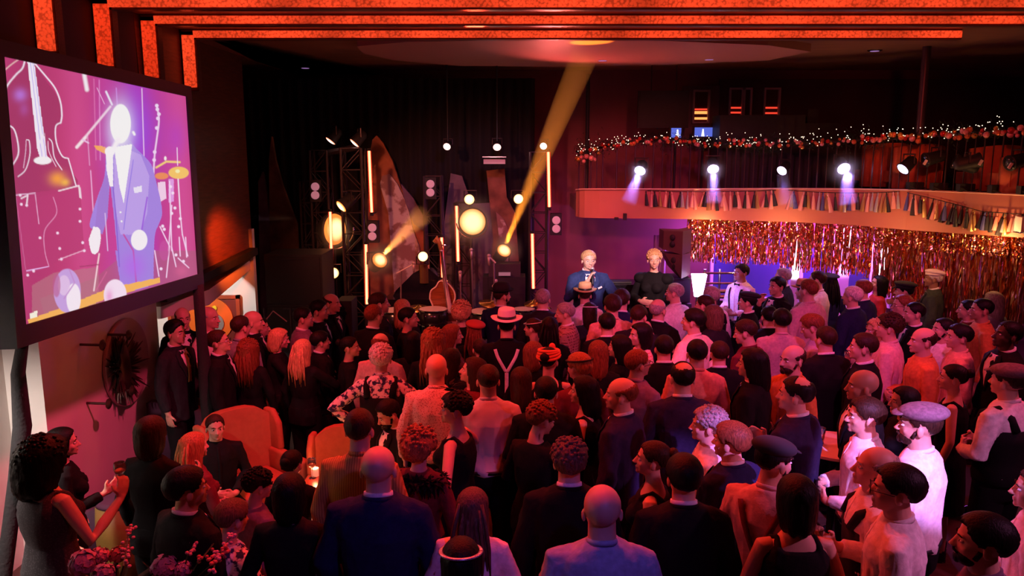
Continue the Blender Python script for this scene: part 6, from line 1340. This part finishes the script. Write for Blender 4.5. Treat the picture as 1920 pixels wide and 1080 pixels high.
person(1686, 874, 1.86, -65, 'M', 'b', 'sh-white', 'thick-k', 'black haired man in a pinkish white shirt holding a tumbler', glass='b', glasses_=True)
person(1849, 967, 1.82, -50, 'M', 'a', 'sh-mauve', 'thick-k', 'bearded dark haired man cut by the bottom edge', beard_=True, hy=-15)
person(1950, 880, 1.76, -60, 'M', 'c', 'sh-white', 'short-b', 'person whose pale rolled sleeve arm enters at the frame edge')
# lower middle
person(1130, 911, 1.84, 0, 'M', 'a', 'sh-sky', 'bald', 'bald man in a pale blue shirt at the bottom centre', kx=1.06)
person(1223, 828, 1.70, -75, 'F', 'a', 'dr-black', 'bun-b', 'woman with pinned brown hair and bare arm in a black sleeveless dress', hp=4)
person(1284, 855, 1.80, 0, 'M', 'a', 'jk-black', 'thick-k', 'black haired man in a black suit, back turned, beside the bare armed woman')
person(1329, 766, 1.84, -75, 'M', 'a', 'sh-white', 'curly-g', 'man with wavy grey hair in a violet lit white shirt')
person(1373, 793, 1.82, -35, 'M', 'a', 'jk-navy', 'thick-r', 'auburn haired man in a dark suit with a bright collar', hy=-15)
person(1449, 826, 1.84, 40, 'M', 'a', 'sh-pink', 'short-k', 'man in a large black flat cap, pink shirt and dark braces', hat='flat-black', beard_=True, extra='bracesX-wine', hy=25, hp=-8)
person(1496, 895, 1.66, 0, 'F', 'a', 'dr-black', 'bob-k', 'woman with glittering clips in a black bob and bare shoulders')
person(1495, 707, 1.88, -45, 'M', 'b', 'jk-ink', 'crownbald-k', 'balding man in a blue violet suit with a thin white collar', hy=-15)
person(1488, 648, 1.82, -110, 'M', 'c', 'sh-orange', 'balding-b', 'bald bearded man in an orange polo shirt', beard_=True)
person(1412, 655, 1.80, -60, 'M', 'a', 'jk-black', 'shoulder-k', 'long haired man in a loose black jacket')
person(1281, 679, 1.84, 0, 'M', 'a', 'jk-ink', 'crownbald-k', 'man with a bald crown in a dark navy suit, back turned')
person(1308, 637, 1.78, 5, 'M', 'a', 'sh-peach', 'short-k', 'black haired man in a peach shirt behind the bald crown')
person(1301, 580, 1.82, -45, 'M', 'd', 'sh-cream', 'thick-k', 'black haired man in a light shirt with hands on his hips', hy=-15)
person(1246, 629, 1.78, 0, 'M', 'a', 'jk-black', 'short-k', 'black haired man in a dark jacket next to the hands on hips man')
person(1196, 656, 1.78, 50, 'M', 'a', 'sh-mauve', 'short-r', 'auburn haired man with glasses and mauve shirt', glasses_=True, hy=15)
person(1162, 629, 1.66, -65, 'F', 'a', 'bl-black', 'shoulder-k', 'dark haired woman in black beside the red striped scarf')
person(1201, 607, 1.70, -100, 'F', 'a', 'sh-redstripe', 'bob-k', 'woman in a red striped top with a dark hair clip')
person(845, 655, 1.62, 40, 'F', 'a', 'bl-black', 'shoulder-b', 'brown haired woman hidden between the speckled shirt and the red beret')
person(900, 636, 1.56, -10, 'F', 'a', 'bl-brown', 'short-b', 'short brown haired woman below the red beret')
person(1122, 640, 1.62, 0, 'F', 'a', 'bl-black', 'shoulder-r', 'auburn haired woman behind the black headband')
person(1350, 640, 1.70, 0, 'M', 'a', 'jk-black', 'short-b', 'man in black between the peach shirt and the long haired man')
person(1000, 642, 1.60, 20, 'F', 'a', 'bl-black', 'bob-r', 'small auburn haired woman below the headband woman')
for (a_, b_, c_) in ((452, 782, .66), (642, 796, .55)):
    q = at_z(a_, b_, 1.0); OBST.append((q[0] + .06, q[1] + .15, c_))
build_people()

# ------------------------------------------------------------------ glasses in hands
M_clear = mat('clear_glass', (.95, .95, .97), .03, coat=1); _b = M_clear.node_tree.nodes['Principled BSDF']; _b.inputs['Transmission Weight'].default_value = .95; _b.inputs['IOR'].default_value = 1.3
M_beer = mat('pale_drink', (.75, .35, .15), .1)
glabs = {'woman in a grey': ('stemmed wine glass raised by the grey dress woman', 'w'), 'curly haired man': ('beer glass held by the curly haired man in pink', 't'), 'woman with pinned black': ('wine glass held by the woman with pinned black hair', 'w'), 'black haired woman in black holding': ('small tumbler held by the black haired woman', 't'), 'black haired man in a pinkish': ('tumbler held by the black haired man in the pinkish white shirt', 't')}
def wineglass(p, name, lab, kind):
    o = empty(name, tuple(p), lab, 'glass')
    if kind == 'w':
        part(MB().lathe(p, [(.034, 0), (.034, .003), (.005, .01)], 18), 'foot', M_clear, o, True); part(MB().lathe(p, [(.004, .005), (.0035, .09)], 8), 'stem', M_clear, o, True)
        part(MB().lathe(p, [(.004, .088), (.028, .105), (.038, .13), (.034, .175), (.032, .175), (.036, .13), (.02, .105)], 20), 'bowl', M_clear, o, True)
        part(MB().lathe(p, [(.015, .104), (.033, .122), (.034, .130)], 18), 'wine', M_beer, o, True)
    else:
        part(MB().lathe(p, [(.026, 0), (.036, .13), (.033, .13), (.024, .01)], 20), 'tumbler', M_clear, o, True); part(MB().lathe(p, [(.023, .012), (.031, .085)], 18), 'drink', M_beer, o, True)
    return o
for root, pose, g, f in FREE:
    w_, d_ = POSES[pose]['R'][1], POSES[pose]['R'][2]; d_ = d_ / np.linalg.norm(d_); q = (w_ + d_ * .085 + V(-.045, .015, -.05)) * np.array(root.scale)
    P_ = np.array(root.location) + Rz(root.rotation_euler[2]) @ q
    lab = next((v for k, v in glabs.items() if root['label'].startswith(k)), ('glass held in a hand', 't'))
    wineglass(P_, 'wine_glass' if lab[1] == 'w' else 'tumbler_glass', lab[0], lab[1])
# microphone in the presenter's hand
pr = [o for o in bpy.data.objects if o.get('label', '').startswith('man in a blue suit')][0]
f = pr.scale[0]; w_, d_ = POSES['m']['R'][1], POSES['m']['R'][2]; q = (w_ + d_ / np.linalg.norm(d_) * .075 + V(-.02, .03, -.02)) * np.array(pr.scale); q1 = V(-.012, .135, 1.545) * np.array(pr.scale)
R_ = Rz(pr.rotation_euler[2]); a_, c_ = np.array(pr.location) + R_ @ q, np.array(pr.location) + R_ @ q1
o = empty('microphone', tuple(a_), 'black handheld microphone held to the mouth of the speaking man', 'microphone')
part(MB().tube([a_ - (c_ - a_) * .7, a_, c_], [.013, .015, .019], 10), 'handle', M_black, o, True); part(MB().ell(c_, (.027, .027, .027), 12, 8), 'grille', mat('mic_grey', ()) if False else MATS['mic_grey'], o, True)
sq = attach('pocket_square', simple('psq', lambda: strip(JR, [(-.085, 1.285), (-.135, 1.305)], .026, .014)), [M_white], pr)
rf = [o for o in bpy.data.objects if o.get('label', '').startswith('smiling woman')][0]
for s in (-1, 1):
    def puff(s=s): return MB().ell((s * .165, -.01, 1.385), (.085, .085, .075), 18, 11)
    attach('puff_sleeve', simple('puff%d' % s, puff), [cloth('black')], rf)
attach('skirt', simple('skirt', lambda: MB().rings([oval(z, a, b_, -.01) for z, a, b_ in [(.45, .21, .17), (.80, .192, .145), (.95, .178, .138), (1.02, .15, .118)]])), [cloth('black')], rf)

# ------------------------------------------------------------------ armchairs, low table, candles
M_arm = mat('orange_upholstery', (.40, .11, .045), .75, noise=.08, nscale=20, bump=.1)
def wing_chair(x, y, rz, lab, s=1.):
    o = empty('wing_armchair', (x, y, 0), lab, 'armchair', 'orange wing armchairs'); o.rotation_euler = (0, 0, rz); o.scale = (s, s, s)
    def B(mb, nm, m=M_arm):
        q = mb.build(nm, m, o, True); md = q.modifiers.new('b', 'BEVEL'); md.width = .03; md.segments = 3; md.limit_method = 'ANGLE'; return q
    b = MB(); zz = np.linspace(.35, 1.08, 8); G = np.zeros((8, 9, 3))
    for i, z in enumerate(zz):
        hw = .36 + .03 * sin(z * 3); xs = np.linspace(-hw, hw, 9); G[i, :, 0] = xs; G[i, :, 1] = -.30 - .12 * (z - .35) + .10 * (np.abs(xs) / hw) ** 3; G[i, :, 2] = z - .10 * (np.abs(xs) / hw) ** 4 * (z > 1.0)
    b.grid(G, (0, -.10, 0)); B(b, 'backrest')
    B(MB().box((0, .02, .36), (.60, .62, .16)), 'seat'); B(MB().box((0, .04, .22), (.70, .62, .12)), 'seat_base')
    for sx in (-1, 1):
        B(MB().box((sx * .36, .04, .48), (.10, .66, .30)), 'armrest')
        w_ = MB(); w_.prism([(sx * .34, -.40, .60), (sx * .34, -.10, .62), (sx * .35, -.14, .90), (sx * .35, -.26, 1.03), (sx * .35, -.42, 1.02)], (sx * .07, 0, 0)); B(w_, 'wing')
        for sy in (-.26, .3): part2 = MB().tube([(sx * .28, sy, .17), (sx * .31, sy * 1.08, 0)], [.026, .016], 8).build('leg', M_wood, o)
    return o
p = at_z(452, 782, 1.0); wing_chair(p[0] + .12, p[1] - .05, RAD(228), 'orange wing armchair beside the seated man in black', .93)
p = at_z(642, 796, .95); wing_chair(p[0] + .04, p[1] - .25, RAD(180), 'orange armchair behind the man in the mustard shirt', .84)
p = at_z(402, 779, .98); 
tb = at_z(590, 985, .62); tx, ty = tb[0] + .03, tb[1] + .35
o = empty('low_table', (tx, ty, 0), 'low red lit table with candles and glasses among the seated guests', 'table')
part(MB().box((tx, ty, .60), (.58, 1.15, .04)), 'tabletop', mat('lacquered_red_top', (.45, .10, .06), .25), o)
for sx in (-1, 1):
    for sy in (-1, 1): part(MB().tube([(tx + sx * .26, ty + sy * .5, 0), (tx + sx * .26, ty + sy * .5, .58)], .022, 7), 'leg', M_black, o)
def candle(px, py, r, h, lab, zt=.62):
    p = at_z(px, py, zt); o = empty('candle', (p[0], p[1], zt), lab, 'candle')
    part(MB().lathe(p, [(r, 0), (r, h), (r * .9, h), (r * .88, .01)], 20), 'holder', mat('frosted_holder', (.9, .6, .5), .5, emit=(1, .25, .15), es=.7), o, True)
    part(MB().lathe(p, [(r * .5, .005), (r * .5, h * .5)], 12), 'wax', mat('wax', (.9, .7, .6), .5, emit=(1, .5, .35), es=1.2), o); part(MB().ell((p[0], p[1], h * .72 + zt), (r * .2, r * .2, h * .22), 8, 6), 'flame', mat('flame', (1, .8, .5), .5, emit=(1, .75, .5), es=14), o, True)
    lamp('candle_light', 'POINT', (p[0], p[1], zt + h + .04), None, (1, .3, .12), 3.5, .02)
candle(594, 985, .045, .13, 'tall glowing candle holder on the low table near the navy suit'); candle(591, 892, .032, .07, 'small glowing candle on the low table near the mustard shirt'); candle(606, 938, .025, .05, 'tiny tealight in the middle of the low table')
for i, (px, py, k, lab) in enumerate([(586, 884, 'w', 'wine glass on the low table behind the small candle'), (610, 905, 't', 'tumbler on the low table beside the small candle'), (580, 930, 't', 'tumbler on the low table edge near the seated guests'), (598, 960, 'w', 'wine glass on the low table between the two candles')]): wineglass(at_z(px, py + 12, .62), 'wine_glass' if k == 'w' else 'tumbler_glass', lab, k)
# high cocktail table with bright top
p = at_z(1568, 834, 1.10); o = empty('cocktail_table', (p[0], p[1], 0), 'round high cocktail table with a brightly lit white top', 'table')
part(MB().lathe((p[0], p[1], 1.07), [(.30, 0), (.32, .01), (.32, .03), (.3, .035)], 36), 'tabletop', M_white, o); part(MB().tube([(p[0], p[1], .02), (p[0], p[1], 1.07)], .035, 10), 'pedestal', M_black, o); part(MB().lathe((p[0], p[1], 0), [(.24, 0), (.24, .02), (.05, .04)], 24), 'base', M_black, o)
wineglass((p[0] - .12, p[1] + .02, 1.106), 'tumbler_glass', 'tumbler standing on the white cocktail table', 't')
# curved banquette and ottoman by the pink wall
bx, by = at_z(185, 905, .85)[:2]; o = empty('curved_banquette', (XL + .45, by + .5, 0), 'dark plum curved sofa back against the pink lit wall', 'sofa'); M_vel = mat('dark_plum_velvet', (.07, .015, .05), .8)
a_ = np.linspace(-.5 * pi, .5 * pi, 22); G = np.zeros((2, 22, 3)); cx_, cy_ = XL + .05, by + 1.12; G[:, :, 0] = cx_ + .95 * np.cos(a_); G[:, :, 1] = cy_ + .95 * np.sin(a_); G[0, :, 2] = .02; G[1, :, 2] = .50 + .36 * sstep((np.sin(a_) + .9) / 1.6)
part(MB().grid(G, np.stack([np.stack([-.12 * np.cos(a_), -.12 * np.sin(a_), 0 * a_], 1)] * 2)), 'curved_back', M_vel, o, True)
part(MB().lathe((cx_ + .42, cy_, 0), [(.40, 0), (.42, .36), (.38, .40)], 30), 'seat', M_vel, o, True)
p = at_z(212, 950, .62); o = empty('barrel_stool', (p[0], p[1] + .15, 0), 'olive gold barrel stool beside the grey sleeveless dress', 'stool')
part(MB().lathe((p[0], p[1] + .15, 0), [(.17, 0), (.21, .15), (.22, .35), (.20, .60)], 30), 'body', mat('olive_gold_cloth', (.22, .13, .025), .5), o, True); part(MB().lathe((p[0], p[1] + .15, .60), [(.20, 0), (.205, .03), (.17, .05)], 30), 'seat_pad', M_vel, o, True)
# flowers at the bottom corner
fz = 1.25; M_stm = mat('dark_green_stem', (.02, .06, .02), .6); fl = [mat('petal_pink', (.70, .30, .38), .6), mat('petal_mauve', (.50, .25, .42), .6), mat('petal_red', (.55, .12, .10), .6)]
vp = at_z(270, 1075, 1.16); ft = empty('pedestal_table', (vp[0], vp[1], 0), 'round pedestal table under the flower vases at the bottom corner', 'table')
part(MB().lathe((vp[0], vp[1], .78), [(.34, 0), (.35, .03), (.33, .035)], 30), 'tabletop', M_wood, ft); part(MB().tube([(vp[0], vp[1], 0), (vp[0], vp[1], .78)], [.10, .04], 12), 'pedestal', M_wood, ft)
def petals(c, r, n, seed, m):
    mb = MB(); r_ = np.random.default_rng(seed)
    for i in range(n):
        d = r_.normal(0, 1, 3); d /= np.linalg.norm(d); d[2] = abs(d[2]) * 1.1 - .2; d /= np.linalg.norm(d); u = np.cross(d, r_.normal(0, 1, 3)); u /= np.linalg.norm(u); v = np.cross(d, u); q = c + d * r * r_.uniform(.65, 1)
        s_ = r * .30; mb.add([q - u * s_, q + v * s_ * .8 + d * s_ * .3, q + u * s_, q - v * s_ * .8 + d * s_ * .3, q + d * s_ * .05], [(0, 4, 1), (1, 4, 2), (2, 4, 3), (3, 4, 0)])
    mb.ell(c, (r * .75,) * 3, 12, 8); return mb
def vase(x, y, lab, blooms, sprays, seed):
    o = empty('flower_vase', (x, y, .815), lab, 'flowers'); part(MB().lathe((x, y, .815), [(.05, 0), (.065, .06), (.05, .17), (.055, .22), (.045, .22), (.04, .1)], 22), 'vase', M_gloss, o, True); top_ = V(x, y, 1.03)
    for i, (px, py, r, m) in enumerate(blooms):
        q = at_z(px, py, fz); st = part(MB().tube([top_, (top_ + q) / 2 + (0, 0, .03), q], .006, 5), 'stem', M_stm, o); part(petals(q, r, 110, seed + i, 0), 'blossom', fl[m], st, True)
    for i, pts in enumerate(sprays):
        Q = [at_z(px, py, fz + .12) for px, py in pts]; st = part(MB().tube([top_] + Q, .004, 5), 'spray_stem', M_stm, o); b = MB(); r_ = np.random.default_rng(seed + 50 + i)
        for k in range(26):
            t = r_.uniform(0, len(Q) - 1); j = min(int(t), len(Q) - 2); c = Q[j] * (1 - t + j) + Q[j + 1] * (t - j) + r_.normal(0, .012, 3); b.ell(c, (.011, .011, .009), 6, 4)
        part(b, 'small_blossoms', fl[2 if i % 2 else 0], st)['kind'] = 'stuff'
    lf = MB(); r_ = np.random.default_rng(seed)
    for k in range(16): d = r_.normal(0, 1, 3) * V(1, .6, .4); d /= np.linalg.norm(d); d[2] = abs(d[2]) * .7 + .3; s_ = np.cross(d, (0, 0, 1)) * .025; lf.add([top_ - s_ * .2, top_ + d * .12 + s_, top_ + d * .25, top_ + d * .12 - s_, top_ + s_ * .2], [(0, 1, 2, 3, 4)])
    part(lf, 'leaves', M_stm, o)['kind'] = 'stuff'
vase(vp[0] - .16, vp[1] - .02, 'dark vase of large pink hydrangea blossoms at the bottom corner', [(158, 1058, .075, 1), (186, 1045, .055, 0), (222, 1042, .05, 2), (195, 1078, .06, 1)], [[(232, 1060), (240, 1010), (245, 985)]], 11)
vase(vp[0] + .17, vp[1] + .02, 'dark vase of pink blossoms with tall budding sprays at the bottom corner', [(322, 1040, .055, 2), (310, 1066, .075, 1), (345, 1070, .05, 1)], [[(352, 1040), (372, 1010), (352, 1000)], [(372, 1055), (400, 1020), (384, 975), (378, 965)], [(400, 1070), (408, 1040), (430, 1010), (434, 1000)], [(395, 1060), (418, 1035), (425, 1030)]], 21)
# white hangers seen against the dark below the loudspeaker stack
p = at_y(518, 582, 9.6); o = empty('coat_hanger', tuple(p), 'pale coat hanger shape on a dark rail below the loudspeaker stack', 'hanger')
part(MB().tube([at_y(497, 602, 9.6), at_y(512, 583, 9.6), at_y(538, 603, 9.6)], .008, 6), 'shoulder_bar', mat('pale_hanger', (.5, .35, .33), .5), o); part(MB().tube([at_y(512, 583, 9.6), at_y(512, 577, 9.6)], .005, 5), 'hook', M_trs, o)
o = empty('coat_rail', tuple(at_y(515, 577, 9.62)), 'thin dark coat rail below the loudspeaker stack', 'rail'); pa = at_y(495, 577, 9.62); pb = at_y(545, 577, 9.62)
o.location.z = 0
part(MB().tube([(pa[0], pa[1], 0), pa, pb, (pb[0], pb[1], 0)], .014, 6), 'rail_tube', M_black, o)
